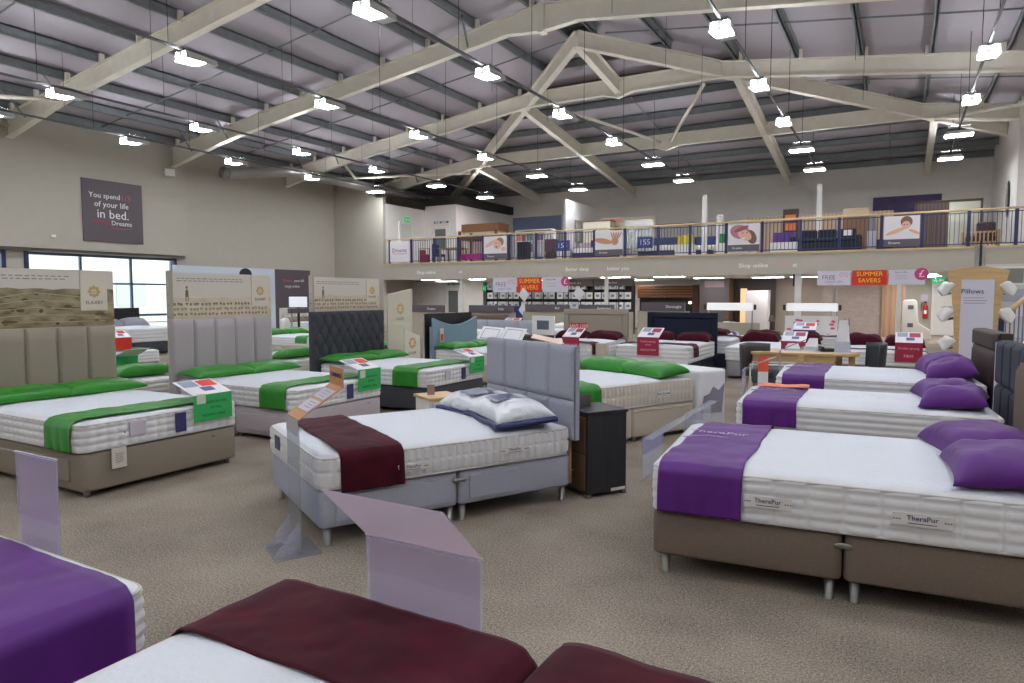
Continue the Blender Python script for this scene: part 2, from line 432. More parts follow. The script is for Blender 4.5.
# columns
for i, (x, w) in enumerate([(-16.15, .13), (-9.6, .12), (-2.9, .2), (-.02, .13)]):
    slab('column', M_white, x-w/2, x+w/2, MY+.02, MY+.02+w, 0, 2.34, bevel=.01)
slab('column', M_navy, -3.06, -3.0, MY+.02, MY+.1, 1.9, 2.3)
slab('column', M_white, -2.05, -1.93, 26.5, 26.62, 0, 2.34)
for x, y, z in [(-6.2, 24.9, 5.2), (-2.53, 26.0, 5.45)]:
    slab('column', M_white, x-.08, x+.08, y, y+.16, 2.95, z)
# upstairs partitions
slab('partition_upstairs', M_wall2, -20.45, -20.35, MY+.2, 27.2, 2.95, 5.75)
slab('partition_upstairs', M_wall2, -20.35, -18.55, 27.2, 27.3, 2.95, 5.95)
slab('partition_upstairs', M_wall2, -18.65, -18.55, 27.3, YF, 2.95, 5.95)
slab('partition_upstairs', M_white, -12.75, -12.65, 27.0, 30.2, 2.95, 5.75)
slab('partition_upstairs', M_wall2, 3.0, 8, 25.8, 25.95, 2.95, 7.6)
slab('partition_upstairs', M_wall2, 3.0, 3.15, 25.95, YF, 2.95, 7.6)
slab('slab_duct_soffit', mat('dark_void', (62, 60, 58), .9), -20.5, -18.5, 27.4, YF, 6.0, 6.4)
# doors under and on the mezzanine
def door(n, x, y, w, h, z0, fmat, lmat, glass=None):
    r = struct(bpy.data.objects.new('door_%d' % n, None)); COL.objects.link(r); r.location = (x, y, z0)
    g = G(); g.box(-w/2-.09, -w/2, -.05, .05, 0, h+.09); g.box(w/2, w/2+.09, -.05, .05, 0, h+.09); g.box(-w/2, w/2, -.05, .05, h, h+.09)
    g.obj('door_frame', fmat, r); bx(-w/2+.005, w/2-.005, -.02, .03, .01, h-.005).obj('door_leaf', lmat, r, bevel=.004)
    G().tube([(w/2-.1, -.03, 1.0), (w/2-.1, -.08, 1.0), (w/2-.22, -.08, 1.0)], .012, 6).obj('door_handle', M_chrome, r)
    if glass: bx(*glass).obj('door_pane', mat('smoked_glass', (110, 116, 114), .2), r)
    return r
door(1, 1.68, YF-.51, .92, 2.03, 0, M_white, mat('white_door', (222, 220, 216), .5))
door(2, -20.6, 29.94, .95, 2.0, 0, M_white, M_wall2, (-.3, .3, -.03, -.021, .7, 1.85))
door(3, -19.4, 27.14, .95, 2.0, 2.95, M_white, M_wall2, (-.32, .3, -.03, -.021, .9, 1.85))
dr = door(4, -20.29, 25.6, .85, 2.0, 2.95, M_white, mat('white_door', (222, 220, 216), .5)); dr.rotation_euler = (0, 0, R(90))
def wall_sign(name, label, x, y, z, w, h, m, body, tm, size, rz=0, group=None):
    t = thing(name, label, 'sign', (x, y, z), rz, group)
    bx(-w/2, w/2, -.02, 0, -h/2, h/2).obj('sign_board', m, t)
    if body:
        g = G()
        for k in range(9):
            if k not in (4,): g.box(-w*.4+k*w*.09, -w*.4+k*w*.09+w*.065, -.023, -.02, -size/2, size/2*(.6+.4*(k % 2)))
        g.obj('illegible_print', tm, t)
    return t
M_exit = mat('exit_green', (20, 150, 90), .4, emit=(30, 170, 100), es=.8)
wall_sign('door_sign', 'navy door sign above the white door under the mezzanine', -20.6, 29.99, 2.2, .8, .09, M_navy, True, M_ink_w, .07)
wall_sign('door_sign', 'navy door sign above the upstairs glazed door', -19.4, 27.19, 5.13, .85, .09, M_navy, True, M_ink_w, .07)
def exit_sign(label, x, y, z, w, h, rz=0):
    t = thing('exit_sign', label, 'exit sign', (x, y, z), rz)
    bx(-w/2, w/2, -.05, 0, -h/2, h/2).obj('sign_case', M_exit, t, bevel=.008)
    g = G(); k = h*.32
    g.prism([(w*.02, -.055, 0), (w*.17, -.055, k), (w*.17, -.055, k*.4), (w*.4, -.055, k*.4), (w*.4, -.055, -k*.4), (w*.17, -.055, -k*.4), (w*.17, -.055, -k)], (0, .004, 0))
    g.obj('arrow_symbol', M_ink_w, t)
    g = G(); g.ell((-w*.2, -.053, k*.75), (h*.09, .003, h*.09), 10, 6)
    g.prism([(-w*.3, -.055, -k), (-w*.2, -.055, -k*.2), (-w*.1, -.055, -k), (-w*.05, -.055, -k*.9), (-w*.15, -.055, k*.5), (-w*.27, -.055, k*.5), (-w*.36, -.055, -k*.1)], (0, .004, 0))
    g.obj('running_figure_symbol', M_ink_w, t)
exit_sign('green exit sign on the wall left of the black bedding shelves', -18.2, 29.3, 1.95, .36, .24, R(0))
exit_sign('green exit sign over the white fire door', 1.25, 30.3, 2.17, .42, .22)
exit_sign('green exit sign over the upstairs corridor door', -20.26, 25.6, 5.15, .36, .22, R(90))
struct(G().tube([(-18.2, 29.28, 2.05), (-18.2, 29.28, 2.34)], .008, 6).obj('trim_3', M_chrome))
struct(G().tube([(1.25, 30.28, 2.26), (1.25, 30.28, 2.34)], .008, 6).obj('trim_3', M_chrome))
# fire door notice
text('EMERGENCY\nEXIT', .09, mat('notice_green', (30, 120, 80), .5), bpy.data.objects['door_1'], (.05, -.03, 1.1), (R(90), 0, 0))
# under-mezzanine ceiling lights
for i, (x, y, w) in enumerate([(-18.6, 25.2, .9), (-16.2, 25.4, .8), (-9.7, 25.2, 1.2), (-12.2, 25.2, 1.2), (-7.6, 25.4, 1.2), (.55, 26.8, 1.1), (.75, 29.0, 1.1), (-4.5, 28.2, 1.2), (4.5, 27, 1.2)]):
    lab = ['first from the left wall end', 'second from the left wall end', 'above the white boxed bedding', 'above the summer sale banner on the left', 'above the wall of wooden cupboards', 'nearer one of the pair by the fire door', 'farther one of the pair by the fire door', 'above the brick-patterned panel', 'beyond the pillow display'][i]
    t = thing('ceiling_panel_light', 'flat white ceiling light under the mezzanine, '+lab, 'ceiling light', (x, y, 2.34), 0, 'flat lights under the mezzanine')
    G().box(-w/2, w/2, -.16, .16, -.035, 0).obj('housing', M_white, t); bx(-w/2+.03, w/2-.03, -.13, .13, -.04, -.0355).obj('diffuser', M_glow2, t)

for k in range(7):  # unseen lights added to brighten the space under the mezzanine
    for y in (28.2, 30.6 if k != 4 else 31.4):
        t = thing('ceiling_panel_light', 'unseen fill light deep under the mezzanine, %s from the left in the %s row' % (['first', 'second', 'third', 'fourth', 'fifth', 'sixth', 'seventh'][k], 'nearer' if y < 29 else 'farther'), 'ceiling light', (-17.9+3.7*k if k else -19.8, y, 2.34) if y < 29 or k else (-17.0, 29.2, 2.34), 0, 'added fill lights deep under the mezzanine')
        bx(-.6, .6, -.16, .16, -.035, 0).obj('housing', M_white, t); bx(-.57, .57, -.13, .13, -.04, -.0355).obj('diffuser', M_glow2, t)
# ------------------------------------------------------------------ roof lights
ROWX = [-20.0, -16.75, -12.08, -7.55, -2.8, 1.3, 5.9]
ROWN = ['row along the shop front wall', 'second row from the shop front', 'third row from the shop front', 'row just left of the ridge', 'row passing over the aisle', 'row at the right side', 'unseen row by the right wall']
ROWY = [8.75, 12.35, 15.95, 19.55, 23.15, 26.95]
ORD = ['nearest', 'second', 'third', 'fourth', 'fifth', 'sixth']
def fixture(flat):
    t = thing('pendant_box_light', '', 'ceiling light', (0, 0, 6.1), 0, 'box lights hung under the roof')
    if flat:
        G().hull8([(-.36, -.24, 0), (.36, -.24, 0), (.36, .24, 0), (-.36, .24, 0)], [(-.3, -.18, .1), (.3, -.18, .1), (.3, .18, .1), (-.3, .18, .1)]).obj('housing', M_white, t)
        bx(-.33, .33, -.21, .21, -.012, -.001).obj('lens', M_glow_f, t); bx(-.27, .27, -.12, .12, .225, .234).obj('added_uplight_tray', M_white, t); bx(-.25, .25, -.1, .1, .2345, .239).obj('added_uplight_slot', M_glow_u, t)  # glowing slot and its tray are added on top to brighten the roof
    else:
        G().hull8([(-.19, -.3, 0), (.19, -.3, 0), (.14, .42, .05), (-.14, .42, .05)], [(-.17, -.3, .15), (.17, -.3, .15), (.12, .42, .15), (-.12, .42, .15)]).obj('housing', mat('housing_white', (206, 206, 206), .5), t)
        G().hull8([(-.18, -.29, -.012), (.18, -.29, -.012), (.155, .12, .012), (-.155, .12, .012)], [(-.18, -.29, -.001), (.18, -.29, -.001), (.155, .12, .026), (-.155, .12, .026)]).obj('lens', M_glow, t)
        bx(-.11, .11, -.21, .35, .225, .234).obj('added_uplight_tray', mat('housing_white', (206, 206, 206), .5), t); bx(-.09, .09, -.19, .33, .2345, .239).obj('added_uplight_slot', M_glow_u, t)
        for s_ in (-1, 1): bx(s_*.1-.035, s_*.1+.035, -.312, -.301, .0, .13).obj('lamp', M_glow, t)
    g = G(); g.tube([(0, -.24, .1), (0, -.24, .19)], .008, 6); g.tube([(0, .38, .1), (0, .38, .19)], .008, 6) if not flat else None; g.obj('hook', M_dark, t)
    return t
M_glow_u = mat('added_uplight_glow', (255, 255, 255), .5, emit=(246, 248, 255), es=48)  # added upward glow, lights the roof sheets from each fixture
M_glow_f = mat('lamp_glow_soft', (255, 255, 255), .5, emit=(244, 249, 255), es=62)
PR = {}
first = True
for i, x in enumerate(ROWX):
    for j, y in enumerate(([-5.6, -2., 1.6, 5.2] if True else [])+ROWY):  # those behind the viewpoint and by the right wall are unseen, added for light
        if i == 0 and j == 9: continue
        if i == 5 and j in (4,): pass
        seen = j >= 4
        fl = j >= 8 and i < 6
        o = copy_tree(PR[fl]) if fl in PR else PR.setdefault(fl, fixture(fl))
        o.location = (x, y, 6.1)
        o.rotation_euler = (0, 0, 0)
        nm = ORD[j-4] if seen else ['farthest behind the camera', 'next behind the camera', 'just behind the camera', 'overhead'][j]
        o['label'] = ('bright box light hung under the roof, %s in the %s' % (nm, ROWN[i])) if seen else 'box light out of view, %s, %s' % (nm.replace('the camera', 'the viewpoint'), ROWN[i])
    t = thing('lighting_track', 'grey metal lighting track of the '+ROWN[i], 'lighting track', (x, 0, 6.3), 0, 'lighting tracks under the roof')
    bx(-.022, .022, YB+.3, 28.2, -.02, .03).obj('track_bar', mat('track_grey', (112, 112, 114), .6, .1), t)
    for y in [8.2, 11.2, 14.2, 17.2, 20.2, 23.2, 26.2]:
        zt = zs(dd(x, y))-6.3
        G().tube([(0, y, .04), (0, y, zt)], .007, 4).obj('suspension_wire', M_dark, t)
# loose vertical wires between the tracks
wi = 0
for x in (-18.2, -14.6, -10.2, -5.2, -1.0):
    for y in (9.5, 13.2, 16.8, 20.3):
        zt = zs(dd(x, y)); wi += 1
        tag(G().tube([(x, y, zt-1.6), (x, y, zt)], .005, 4).obj('hanging_wire', M_dark), 'thin bare wire hanging from the roof, %s one %s' % (['nearest', 'second', 'third', 'farthest'][(wi-1) % 4], ['between the first two light rows', 'between the second and third light rows', 'left of the ridge light row', 'right of the ridge light row', 'right of the aisle light row'][(wi-1)//4]), 'wire', 'thin wires hanging from the roof')
# spiral duct
t = thing('ventilation_duct', 'shiny spiral metal duct running under the eaves along the left wall', 'duct', (-20.6, 0, 6.15))
g = G(); pts = []; rs = []
for k in range(240):
    y = 17.0+k*.05; pts.append((-1.2+min(1, (y-17)/2.2)*.9, y, -.05+.35*min(1, (y-17)/2.2)-.0*y)); rs.append(.20+.006*(k % 2))
g.tube(pts, rs, 16).obj('duct_tube', mat('spiral_duct_metal', (170, 168, 164), .32, .8), t, smooth=True)
g = G().tube([pts[0], (pts[0][0], 16.8, -.05)], [.22, .22], 16).obj('duct_collar', M_chrome, t, smooth=True)
# speaker and sensor on the left wall
t = thing('wall_speaker', 'small white speaker box high on the wall beside the rafter end', 'speaker', (-22.72, 15.3, 5.95), R(-20))
bx(-.1, .1, -.17, .17, -.13, .13).obj('speaker_case', M_white, t, bevel=.02); bx(-.25, -.1, -.03, .03, -.03, .03).obj('bracket', M_dark, t)
t = thing('wall_sensor', 'small white sensor low on the upper wall above the window', 'sensor', (-22.96, 11.5, 3.45)); bx(-.04, .02, -.07, .07, -.05, .05).obj('sensor_case', M_white, t, bevel=.01)

# the big slogan sign on the left wall (readable from +x side)
t = thing('slogan_sign', 'dark plum square sign with white slogan high on the left wall', 'sign', (-22.97, 13.4, 4.38))
bx(-.02, .02, -1.0, 1.0, -1.01, 1.01).obj('sign_board', M_slate, t)
RY = (R(90), 0, R(90))
for body, size, mm, yy, zz in [('You spend', .24, M_ink_w, -.28, .5), ('1/3', .27, M_ink_pk, .42, .48), ('of your life', .26, M_ink_w, -.06, .22), ('in bed.', .40, M_ink_w, -.02, -.1), ('Choose', .2, M_ink_r, -.36, -.36), ('Dreams', .22, M_ink_w, .26, -.37)]:
    text(body, size, mm, t, (.024, yy, zz), RY, ext=.003)
G().tube([(.024, -.1, -.53), (.024, .3, -.55), (.024, .6, -.5)], .008, 4).obj('underline', M_ink_pk, t)

def hue(c): return mat('print_%d_%d_%d' % c, c, .5)
# picture panels by the left wall
t = thing('photo_panel', 'pale blue and white photo panel standing against the left wall', 'display panel', (-23.2, 17.85, 0))
bx(-.03, .03, -2.2, 2.45, 0, 2.72).obj('panel_board', hue((208, 218, 230)), t)
g = G(); g.ell((.04, -1.4, 1.6), (.01, .9, .6)); g.ell((.04, 1.7, 1.5), (.01, .35, .9)); g.obj('cloud_print', hue((120, 150, 186)), t)
g = G(); g.ell((.045, .95, 2.45), (.008, .32, .26)); g.ell((.045, 1.9, 2.2), (.008, .14, .25)); g.obj('hair_print', hue((40, 36, 44)), t)
g = G(); g.ell((.052, 1.0, 2.2), (.008, .2, .22)); g.obj('face_print', hue((222, 184, 164)), t)
t = thing('range_panel', 'dark grey panel with small slogan beside the pale photo panel', 'display panel', (-23.2, 21.3, 0))
bx(-.03, .03, -1.0, 1.0, 0, 2.72).obj('panel_board', M_slate, t)
text('Dreams', .17, M_ink_pk, t, (.034, -.3, 2.25), RY); text('your full', .17, M_ink_w, t, (.034, .35, 2.25), RY); text('range online', .17, M_ink_w, t, (.034, -.05, 2.0), RY)

# fascia lettering
FX = (R(90), 0, 0)
ftag = lambda n, l: thing(n, l, 'wall lettering', (0, MY-.062, 2.6))
M_fpk = mat('faded_pink_ink', (206, 160, 172), .6); M_fw = mat('fascia_white_ink', (250, 250, 248), .6)
t = ftag('wall_lettering', 'white and pink shop online lettering at the left end of the mezzanine fascia')
text('Shop online', .21, M_fw, t, (-17.9, 0, .0), FX); text('24/7', .24, M_fpk, t, (-16.75, 0, .0), FX); text('at', .2, M_fw, t, (-16.1, 0, .0), FX); text('dreams.co.uk', .2, M_fpk, t, (-15.3, 0, .0), FX)
t = ftag('wall_lettering', 'better sleep better you lettering in the middle of the mezzanine fascia')
text('Better sleep', .2, M_fw, t, (-10.75, 0, .0), FX); text('makes', .2, M_fpk, t, (-9.85, 0, 0), FX); text('better you', .2, M_fw, t, (-9.1, 0, .0), FX)
t = ftag('wall_lettering', 'larger shop online lettering right of the middle of the mezzanine fascia')
text('Shop online', .2, M_fw, t, (-4.3, 0, .0), FX); text('24/7', .3, M_fpk, t, (-3.4, 0, .0), FX); text('at', .19, M_fw, t, (-3.0, 0, .0), FX); text('dreams.co.uk', .19, M_fpk, t, (-2.3, 0, .0), FX)

# balustrade
t = thing('balustrade', 'navy mezzanine railing with pale oak handrail and thin balusters', 'railing', (0, MY+.02, 3.03))
PX = [-19.97, -18.75, -17.51, -16.27, -15.02, -13.79, -12.56, -11.29, -10.09, -8.86, -7.61, -6.46, -5.22, -4.05, -2.87, -1.73, -.55, .53, 1.69, 2.82, 4.0, 5.2]
bx(-20.2, 7.9, -.035, .035, 1.03, 1.09).obj('handrail', M_oakrail, t, bevel=.012)
PANEL = {0: 0, 4: 1, 8: 2, 12: 3, 16: 4}
g = G()
nb = 0; rest = G()
for i, x in enumerate(PX):
    bx(x-.045, x+.045, -.03, .03, 0, 1.03).obj('post', M_navy, t)
bx(PX[0], PX[-1], -.02, .02, .06, .09).obj('bottom_rail', M_navy, t); bx(PX[0], PX[-1], -.015, .015, .96, .985).obj('top_rail', M_navy, t)
for i in reversed(range(len(PX)-1)):
    if i in PANEL: continue
    a, b = PX[i], PX[i+1]
    for k in range(1, 10):
        x = a+(b-a)*k/10
        nb += 1
        if nb <= 100: bx(x-.008, x+.008, -.008, .008, .09, .96).obj('baluster', M_navy, t)
        else: rest.box(x-.008, x+.008, -.008, .008, .09, .96)
o = rest.obj('baluster', M_navy, t); o['kind'] = 'stuff'
SK = (212, 160, 134)
def pic(i, label, parts, low=True, body='Dreams'):
    a, b = PX[i]+.07, PX[i+1]-.07; w = b-a
    t = thing('railing_banner', label, 'banner', ((a+b)/2, MY-.04, 3.09), 0, 'picture banners on the mezzanine railing')
    bx(-w/2, w/2, -.012, .0, 0, .92).obj('banner_board', hue((226, 222, 226)), t)
    if low:
        bx(-w/2, w/2, -.016, -.0125, 0, .22).obj('banner_strip', hue((96, 88, 98)), t)
        text(body, .1, M_ink_w, t, (-w*.2, -.018, .11), FX, ext=.0005)
    q_ = 0
    for c, shapes in parts:
        for (nm, pts) in shapes:
            q_ += 1; pts = [(max(-.495, min(.495, px)), max(0, min(1, pz))) for px, pz in pts]
            G().prism([(px*w, -.0135-.0012*q_, .22+pz*.7) for px, pz in pts], (0, .001, 0)).obj(nm, hue(c), t)
    return t
def blob(cx, cz, rx, rz, n=16, rot=0, w=0):
    out = []
    for k in range(n):
        a = 2*PI*k/n; x = rx*math.cos(a)*(1+w*math.sin(3*a)); z = rz*math.sin(a)*(1+w*math.cos(2*a))
        out.append((cx+x*math.cos(rot)-z*math.sin(rot), cz+x*math.sin(rot)+z*math.cos(rot)))
    return out
t = pic(0, 'white shop-name banner at the left end of the mezzanine railing', [], low=False)
text('Dreams', .26, M_ink, t, (0, -.014, .5), FX); G().tube([(-.4, -.014, .36), (.1, -.014, .345), (.4, -.014, .37)], .012, 4).obj('underline', M_ink_pk, t)
pic(4, 'railing banner with a child lying with raised arm', [((150, 110, 84), [('hair_print', blob(.2, .66, .17, .26))]), ((224, 182, 160), [('arm_print', blob(-.18, .6, .34, .1, rot=.7)), ('hand_print', blob(.36, .25, .1, .14)), ('face_print', blob(.1, .5, .17, .26))]), ((120, 70, 66), [('mouth_print', blob(.06, .38, .05, .04)), ('eye_print', blob(.04, .6, .03, .02)), ('eye_print', blob(.18, .6, .03, .02))])])
pic(8, 'railing banner with a pair of outstretched hands', [((196, 140, 110), [('arm_print', blob(-.2, .45, .34, .14, rot=-.3)), ('palm_print', blob(.22, .42, .13, .2))]+[('finger_print', blob(.12+.07*k, .72, .025, .2, rot=.25-.15*k)) for k in range(5)])])
pic(12, 'railing banner with a smiling face under a knitted hat', [((178, 120, 132), [('hat_print', blob(-.12, .62, .3, .36, rot=.5))]), ((120, 84, 66), [('hair_print', blob(.24, .36, .16, .34, rot=.2))]), ((226, 176, 156), [('face_print', blob(.03, .46, .19, .3, rot=.5))]), ((150, 84, 96), [('hat_brim_print', blob(-.07, .76, .26, .09, rot=.55))]), ((244, 240, 240), [('smile_print', blob(.0, .3, .07, .03, rot=.35))]), ((80, 60, 56), [('eye_print', blob(-.03, .56, .03, .02)), ('eye_print', blob(.1, .56, .03, .02))])])
pic(16, 'railing banner with a person stretched across white pillows', [((128, 92, 70), [('hair_print', blob(.13, .74, .17, .24))]), ((222, 176, 148), [('arm_print', blob(-.14, .36, .36, .08, rot=.5)), ('arm_print', blob(.36, .3, .2, .06, rot=-.6)), ('face_print', blob(.12, .6, .12, .17))]), ((90, 60, 56), [('eye_print', blob(.07, .62, .025, .015)), ('eye_print', blob(.16, .62, .025, .015))])])

# ------------------------------------------------------------------ things on the mezzanine
MZ = 2.95
def simple(name, label, cat, loc, parts, rz=0, group=None):
    t = thing(name, label, cat, loc, rz, group)
    for nm, m, boxes, *bv in parts:
        g = G()
        for b in boxes: g.box(*b)
        g.obj(nm, m, t, bevel=bv[0] if bv else .004)
    return t
simple('clothes_rail', 'maroon robe on a low rail behind the second railing bay', 'robe', (-18.75, 24.9, MZ), [('robe', hue((120, 30, 56)), [(-.2, .1, -.08, .08, .1, .7), (.05, .3, -.1, .1, .1, .5)], .05), ('rail', M_dark, [(-.3, .32, -.01, .01, .75, .77), (-.3, -.28, -.01, .01, 0, .77), (.3, .32, -.01, .01, 0, .77)])])
simple('upholstered_chair', 'navy upholstered chair beside the upstairs wooden table', 'chair', (-18.05, 25.1, MZ), [('seat', M_navy, [(-.22, .22, -.22, .22, .38, .5)], .03), ('backrest', M_navy, [(-.24, -.14, -.22, .22, .5, .95)], .03)]+[('leg', M_black_wood, [(sx-.02, sx+.02, sy-.02, sy+.02, 0, .38)]) for sx in (-.19, .19) for sy in (-.19, .19)])
simple('wooden_table', 'wooden table standing behind the left part of the mezzanine railing', 'table', (-17.35, 25.2, MZ), [('tabletop', hue((150, 112, 74)), [(-.55, .55, -.4, .4, .7, .75)])]+[('leg', hue((150, 112, 74)), [(sx-.035, sx+.035, sy-.035, sy+.035, 0, .7)]) for sx in (-.48, .48) for sy in (-.33, .33)])
t = simple('bunk_bed', 'dark wooden bunk bed with magenta mattress cover upstairs', 'bunk bed', (-16.2, 25.9, MZ), [('upper_bunk', hue((96, 60, 46)), [(-.95, .95, -.5, .5, 1.1, 1.3)]), ('mattress', hue((206, 50, 150)), [(-.9, .9, -.45, .45, .35, .5)], .03), ('lower_rail', hue((190, 60, 150)), [(-.95, .95, -.5, -.47, .25, .35)])]+[('post', hue((120, 76, 54)), [(sx-.05, sx+.05, sy-.05, sy+.05, 0, 1.5)]) for sx in (-.95, .95) for sy in (-.47, .47)])
t = simple('high_sleeper', 'light brown cabin bed with toys on top behind the bunk bed', 'cabin bed', (-16.9, 27.2, MZ), [('frame', hue((150, 104, 62)), [(-1.0, 1.0, -.5, .5, 1.6, 1.95)]), ('desk_unit', hue((222, 214, 196)), [(-.95, .95, -.4, .45, 0, 1.6)])])
simple('low_cupboard', 'black low cupboard between the child banner and the white shelves', 'cupboard', (-13.45, 24.8, MZ), [('body', M_dark, [(-.3, .12, -.15, .2, 0, .85)])])
t = thing('white_bookcase', 'white open bookcase with toys behind the mezzanine railing', 'bookcase', (-13.95, 26.6, MZ))
g = G(); g.box(-.9, -.86, -.2, .2, 0, 1.5); g.box(.86, .9, -.2, .2, 0, 1.5); g.box(-.02, .02, -.2, .2, 0, 1.5)
for z in (.02, .5, 1., 1.48): g.box(-.86, .86, -.2, .2, z, z+.04)
g.obj('carcass', M_white, t)
for k in range(12):
    x = -.7+(k % 4)*.45; z = [.06, .54, 1.04][k//4]; c = [(150, 110, 150), (230, 230, 230), (90, 110, 170), (200, 120, 90), (120, 160, 150)][k % 5]
    o = bx(-.13, .13, -.1, .1, 0, .28+.1*(k % 2)*1.).obj('toy_box', hue(c), None, loc=(-13.95+x, 26.6, MZ+z))
    tag(o, 'small coloured box on the white upstairs bookcase, %s shelf, %s from the left' % (['bottom', 'middle', 'top'][k//4], ['first', 'second', 'third', 'fourth'][k % 4]), 'box', 'boxes on the white bookcase')
def bed_up(label, x, y, w, c, c2, cz=.55, L=1.9, rz=0, group='beds on the mezzanine'):
    return simple('bed', label, 'bed', (x, y, MZ), [('base', hue(c), [(-w/2, w/2, 0, L, .0, .35)], .02), ('mattress', M_white, [(-w/2, w/2, 0, L, .35, cz)], .04), ('headboard', hue(c), [(-w/2, w/2, L, L+.08, .08, 1.0)], .02), ('bed_cover', hue(c2), [(-w/2-.01, w/2+.01, .1, L*.6, cz-.12, cz+.02)], .02), ('pillow', M_white, [(-w/2+.1, w/2-.1, L*.7, L*.93, cz, cz+.12)], .05)], rz, group)
bed_up('bed with dark cover behind the railing left of the white column upstairs', -10.9, 25.2, 1.3, (52, 56, 78), (90, 88, 110))
bed_up('navy covered bed behind the hands banner on the mezzanine', -8.1, 25.4, 1.5, (44, 50, 84), (40, 46, 90))
bed_up('low navy bed beside the yellow gift bags on the mezzanine', -6.7, 25.7, 1.1, (36, 46, 100), (236, 226, 150), .5)
bed_up('pale bed beyond the green bag on the mezzanine', -5.6, 26.2, 1.3, (190, 200, 206), (214, 226, 232))
bed_up('bed with pink bedding beside the white upstairs partition', -12.0, 26.3, 1.2, (170, 150, 160), (214, 170, 190))
def promo(label, x, y, w, h, c, body, z=.3, tm=M_ink_w):
    t = thing('promotion_board', label, 'sign', (x, y, MZ), 0)
    bx(-w/2, w/2, -.02, .02, z, z+h).obj('board', hue(c), t); bx(-.02, .02, -.0, .03, 0, z).obj('stem', M_dark, t)
    if body: text(body, h*.7, tm, t, (0, -.022, z+h*.5), FX)
promo('blue price board reading 155 behind the railing, left of the hands banner', -11.75, 24.75, .62, .42, (52, 70, 136), '155', .42)
promo('blue price board reading 155 behind the railing, right of the hands banner', -8.35, 24.75, .6, .42, (52, 70, 136), '155', .42)
simple('bedside_cabinet', 'dark brown cabinet behind the railing near the blue price board', 'cabinet', (-12.5, 25.3, MZ), [('body', hue((88, 58, 56)), [(-.22, .22, -.2, .2, .45, .95)]), ('stand', hue((60, 50, 50)), [(-.2, .2, -.18, .18, 0, .45)])])
simple('white_chest', 'white chest of drawers beside the blue price board upstairs', 'chest of drawers', (-12.0, 25.5, MZ), [('body', M_white, [(-.5, .3, -.2, .2, 0, .6)]), ('drawer', hue((236, 234, 234)), [(-.46, .26, -.215, -.2, .32, .56)]), ('drawer', hue((236, 234, 234)), [(-.46, .26, -.215, -.2, .04, .28)])])
t = simple('tall_wardrobe', 'cream wardrobe with brown top beside the white partition upstairs', 'wardrobe', (-11.9, 28.9, MZ), [('body', hue((214, 206, 184)), [(-.65, .65, -.3, .3, 0, 1.95)]), ('cornice', hue((120, 84, 56)), [(-.68, .68, -.33, .3, 1.95, 2.0)]), ('door', hue((222, 214, 194)), [(-.63, -.01, -.32, -.3, .05, 1.9)]), ('door', hue((222, 214, 194)), [(.01, .63, -.32, -.3, .05, 1.9)])])
simple('wall_mirror', 'rectangular mirror on the white partition upstairs', 'mirror', (-12.63, 28.2, MZ+1.0), [('mirror_frame', hue((110, 100, 92)), [(0, .03, -.35, .35, 0, 1.0)]), ('mirror_glass', mat('mirror', (176, 178, 176), .22, .6), [(.03, .034, -.3, .3, .05, .95)])])
t = thing('blue_wall_panel', 'blue-grey patterned wall panel on the far upstairs wall', 'wall panel', (-17.0, YF-.02, 5.4))
bx(-1.5, 1.4, -.03, 0, -.48, .42).obj('panel', mat('blue_pattern_panel', (126, 138, 172), .6, var=.12, scale=14), t)
t = thing('purple_wall_panel', 'purple dotted wall panel on the far upstairs wall near the wardrobe', 'wall panel', (.0, YF-.02, 4.0))
bx(-1.1, 1.35, -.03, 0, -1.05, 1.7).obj('panel', mat('purple_pattern_panel', (86, 72, 116), .6, var=.22, scale=16), t)
for (x, c, n_, lab) in [(-7.05, (226, 206, 60), 3, 'yellow'), (-5.55, (40, 150, 84), 2, 'green'), (-3.75, (94, 60, 140), 4, 'purple')]:
    for k in range(n_):
        o = bx(-.08, .08, -.1, .1, 0, .34).obj('gift_bag', hue(c), None, bevel=.01, loc=(x+.19*k, 24.9, MZ+(.5 if lab != 'purple' else .45)))
        tag(o, '%s gift bag behind the mezzanine railing, %s from the left' % (lab, ['first', 'second', 'third', 'fourth'][k]), 'bag', '%s gift bags upstairs' % lab)
    o = bx(-.15, n_*.19-.05, -.2, .2, 0, .5 if lab != 'purple' else .45).obj('low_table', M_white, None, bevel=.01, loc=(x, 24.9, MZ))
    tag(o, 'low white table under the %s gift bags upstairs' % lab, 'table')
t = simple('mattress_stand', 'white upright mattress sample stand beside the dark shelf upstairs', 'mattress stand', (-6.1, 26.9, MZ), [('sample', M_white, [(-.12, .12, -.1, .1, 0, 1.75)], .05), ('base', M_dark, [(-.2, .2, -.2, .2, 0, .04)])])
simple('wall_shelf', 'long dark wall shelf on the upstairs wall above the gift bags', 'shelf', (-8.3, 29.0, 4.62), [('shelf_board', M_dark, [(-1.0, .7, -.15, .15, 0, .05)])])
t = thing('display_alcove', 'olive and white mirrored alcove panel on the upstairs wall behind the hands banner', 'wall panel', (-11.0, 29.2, MZ))
bx(-.9, 1.6, 0, .05, .6, 2.15).obj('panel', hue((176, 166, 142)), t); bx(.2, 1.5, -.01, 0, .7, 2.0).obj('mirror_glass', mat('mirror', (176, 178, 176), .22, .6), t)
bx(-.85, .1, -.01, 0, 1.95, 2.1).obj('sign_strip', hue((196, 110, 120)), t)
G().ell((-.2, -.03, 1.4), (.35, .03, .35)).obj('wreath', hue((110, 84, 50)), t)
